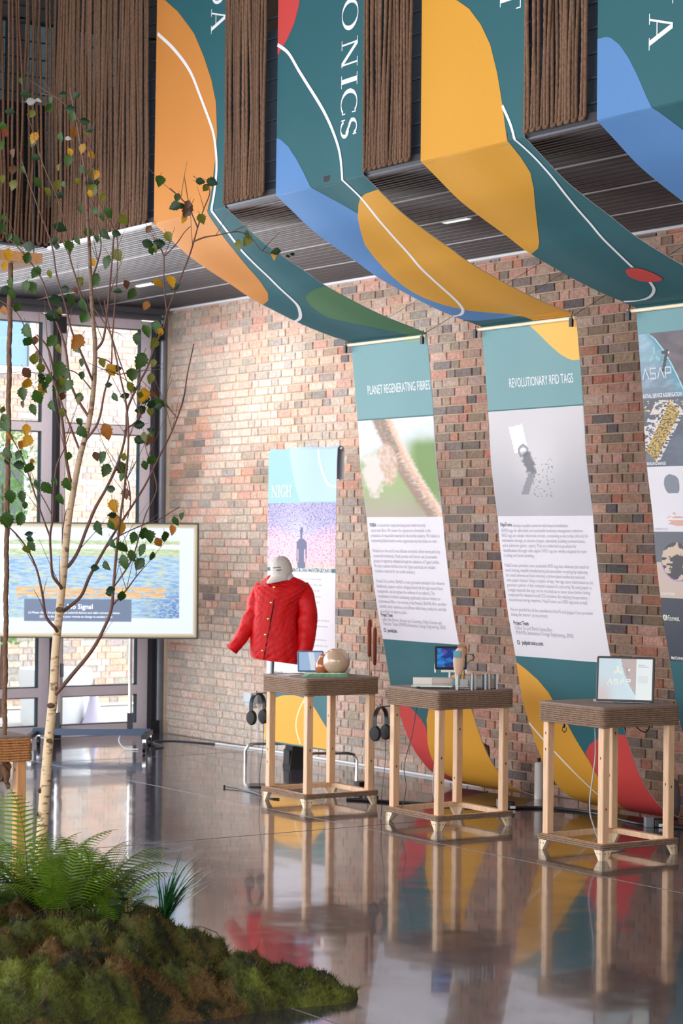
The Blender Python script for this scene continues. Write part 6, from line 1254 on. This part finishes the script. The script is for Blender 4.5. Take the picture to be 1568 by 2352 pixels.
# ============================================================ FERNS AND GRASSES
M_fern = mat('fern_green', rgb(108, 146, 30), .5, vary=.2, vscale=6, trans=.4, rnd=.3); M_fern2 = mat('fern_dark_green', rgb(66, 98, 28), .5, vary=.2, vscale=6, trans=.35, rnd=.3); M_frach = mat('fern_stalk', rgb(96, 84, 44), .7)
def frond(L_, droop, seed, crest=True):
    rr = random.Random(seed); g = Geo(); n = 26; P = []; x = z = 0; ang = math.radians(78)
    for i in range(n+1):
        P.append(Vector((x, 0, z))); x += math.cos(ang)*L_/n; z += math.sin(ang)*L_/n; ang -= math.radians(droop)*(.4+1.5*i/n)/n
    g.tube(P, [.0028*(1-.8*i/n)+.0006 for i in range(n+1)], 5, mi=1)
    for i in range(5, n+1):
        u = (i-4)/(n-4); pl_ = L_*.21*math.sin(math.pi*min(.18+u*.86, 1))**.8+.004; d = (P[min(i+1, n)]-P[i-1]).normalized(); up = Vector((-d.z, 0, d.x))
        for s_ in (-1, 1):
            side = Vector((0, s_, 0)); ax = (side*.93+d*.34-up*.12).normalized(); w = L_/n*.27; m = 5; vs = []; 
            for q in range(m+1):
                v = q/m; c = P[i]+ax*pl_*v-up*pl_*.22*v*v; ww = w*(1-v*.75)*(1.15 if q % 2 else .8)
                vs += [c-d*ww, c+d*ww]
            g.add(vs, [(2*q, 2*q+1, 2*q+3, 2*q+2) for q in range(m)])
            if crest and pl_ > .03:   # forked tip
                tip = vs[-1]; 
                for e in (-1, 0, 1): g.add([tip-d*.002, tip+d*.002, tip+ax*.012+d*.009*e], [(0, 1, 2)])
    if crest:
        for e in range(-2, 3): g.add([P[n]-Vector((0, .002, 0)), P[n]+Vector((0, .002, 0)), P[n]+(P[n]-P[n-1]).normalized()*.02+Vector((0, .011*e, 0))], [(0, 1, 2)])
    return g
FRM = [frond(L_, dr, k).mesh('frond', [M_fern if k % 2 else M_fern2, M_frach], False) for k, (L_, dr) in enumerate(((.46, 95), (.52, 70), (.40, 130), (.58, 85), (.34, 150), (.62, 60)))]
def fern(label, x, y, n, scale=1., sector=None, group='ferns on the mossy mound', pick=None, jx=.04):
    z = mh(x, y)-.015; t = empty('fern', label, 'fern', (x, y, z), group=group)
    for k in range(n):
        a = 2*math.pi*k/n+R.uniform(-.25, .25) if sector is None else R.uniform(*sector); s_ = scale*R.uniform(.72, 1.08)
        o = place('frond', FRM[R.choice(pick) if pick else R.randrange(6)], t, (R.uniform(-jx, jx), R.uniform(-jx, jx), 0), (R.uniform(-.15, .15), R.uniform(-.25, .3), a), (s_, s_, s_))
    return t
def P_(u, d): """point at lateral offset u, horizontal depth d from the camera"""; v = RH*u+FH*d; return v.x, v.y
for (u_, d_, n_, sc_, pk_, lb) in ((-1.40, 9.75, 24, .98, None, 'tall crested fern in front of the birch trunk, with upright arching fronds'),
    (-1.13, 9.68, 20, .95, (0, 1, 3), 'fern right of the birch whose fronds arch far to the right'), (-1.50, 9.30, 15, .66, (2, 4, 4), 'pale green drooping fern at the left edge, in front of the others'),
    (-1.75, 9.85, 15, .92, None, 'fern at the left edge behind the pale drooping one'), (-1.22, 9.36, 20, .66, None, 'low spreading fern on the middle of the mound crest'),
    (-.98, 9.40, 18, .62, None, 'small fern at the right end of the group, beside the strap-leaved grass'), (-1.62, 9.55, 20, .8, None, 'bushy fern between the birch trunk and the left edge')):
    x, y = P_(u_, d_); fern(lb, x, y, n_, sc_, pick=pk_)
def grass(label, x, y, n, L0, L1, az, spread, w, m, droop, name='grass_clump', cat='grass'):
    t = empty(name, label, cat, (x, y, mh(x, y)-.01)); g = Geo()
    for k in range(n):
        a = az+R.gauss(0, spread); L_ = R.uniform(L0, L1); el = math.radians(R.uniform(48, 84)); dr = R.uniform(.6, 1.2)*droop; p = Vector((R.uniform(-.02, .02), R.uniform(-.02, .02), 0)); vs = []; N_ = 9
        for i in range(N_+1):
            v = i/N_; ww = w*(1-v**2.2)*(.6+.4*math.sin(math.pi*min(v+.3, 1)))+.0003; s_ = Vector((-math.sin(a), math.cos(a), 0))*.75+Vector((0, 0, .1))
            vs += [p-s_*ww, p+s_*ww]; p = p+Vector((math.cos(a)*math.cos(el), math.sin(a)*math.cos(el), math.sin(el)))*L_/N_; el -= math.radians(dr)/N_*(.5+1.3*v)
        g.add(vs, [(2*i, 2*i+1, 2*i+3, 2*i+2) for i in range(N_)])
    tag(g.build('blades', m, t, smooth=True), kind='stuff'); return t
AR = math.atan2(RH.y, RH.x)
x, y = P_(-.75, 9.30); grass('dark green strap-leaved grass tuft at the right of the mound crest', x, y, 74, .20, .38, AR+.05, .8, .0052, mat('strap_leaf', rgb(38, 92, 46), .35, vary=.25, vscale=5, trans=.25), 55)
x, y = P_(-1.05, 9.55); grass('wispy brown sedge leaning right between the fern and the strap grass', x, y, 150, .30, .66, AR+.05, .55, .0017, mat('wispy_sedge', rgb(104, 98, 62), .6, vary=.3, trans=.2), 75)
x, y = P_(-1.80, 9.70); grass('thin sedge stems at the left edge beside the orange plinth leg', x, y, 60, .30, .60, AR+.4, .9, .0015, mat('wispy_sedge', rgb(104, 98, 62), .6, vary=.3, trans=.2), 70)
x, y = P_(-.90, 9.20); t = empty('broad_leaf_plant', 'small dark broad-leaved plant left of the strap-leaved grass', 'plant', (x, y, mh(x, y)-.01))
bl = leafmesh((42, 74, 34), 'broad_dark_leaf', .25, .35)
for k in range(11):
    o = bpy.data.objects.new('leaf', bl); C.objects.link(o); o.parent = t; s_ = R.uniform(.05, .085); a = R.uniform(0, 6.28); o.location = (math.cos(a)*.03, math.sin(a)*.03, .04+.008*k); o.rotation_euler = (R.uniform(.2, .9), 0, a-1.57); o.scale = (s_*1.2, s_, s_)
g = Geo()
for k in range(4): g.tube([(0, 0, 0), (.02*math.cos(k*1.7), .02*math.sin(k*1.7), .12)], .003, 5)
g.build('stems', M_frach, t)

# ============================================================ COURTYARD THINGS
M_bush = mat('courtyard_leaf', rgb(110, 158, 88), .6, vary=.3, trans=.3)
for (x, y, hgt, rad, lab) in ((10.25, 21.4, 3.2, .36, 'pale sunlit shrub outside the left window pane'), (8.85, 21.3, 2.6, .3, 'shrub farther left in the courtyard')):
    t = empty('courtyard_shrub', lab, 'shrub', (x, y, -.04)); g = Geo(); g.tube([(0, 0, 0), (.04, 0, hgt*.4), (0, .02, hgt*.8)], [.04, .03, .01], 7); g.build('stem', M_branch, t); g = Geo()
    for k in range(1500):
        a, z, r_ = R.uniform(0, 6.28), R.uniform(.25, 1)*hgt, rad*R.uniform(.1, 1)**.6*(1.15-.5*abs(R.random())); s_ = R.uniform(.02, .05); c = Vector((math.cos(a)*r_, math.sin(a)*r_, z)); d = Vector((R.uniform(-1, 1), R.uniform(-1, 1), R.uniform(-1, 1))).normalized()*s_; e = Vector((R.uniform(-1, 1), R.uniform(-1, 1), R.uniform(-1, 1))).normalized()*s_*.5
        g.add([c-d, c+e, c+d, c-e], [(0, 1, 2, 3)])
    tag(g.build('foliage', M_bush, t), kind='stuff')
t = empty('covered_seat', 'white covered round seat outside the left window', 'seat', (10.35, 20.3, -.04)); g = Geo(); g.lathe([(.34, 0), (.36, .06), (.36, .30), (.30, .38), (.1, .40)], n=26); g.build('cushion', M_white, t, smooth='auto'); g = Geo(); g.lathe([(.36, .38), (.40, .5), (.38, .6), (.33, .5), (.30, .38)], n=26); g.build('back_roll', M_white, t, smooth='auto')
t = empty('furled_cover', 'pale furled cloth cone standing outside the door', 'cover', (10.60, 19.9, -.04)); g = Geo(); g.lathe([(.02, .42), (.05, .3), (.09, .12), (.14, .0)][::-1], n=16); g.build('cloth', mat('lilac_cloth', rgb(200, 190, 214), .8), t, smooth='auto'); g = Geo(); g.tube([(0, 0, 0), (0, 0, .5)], .01, 6); g.build('pole', M_steel, t)
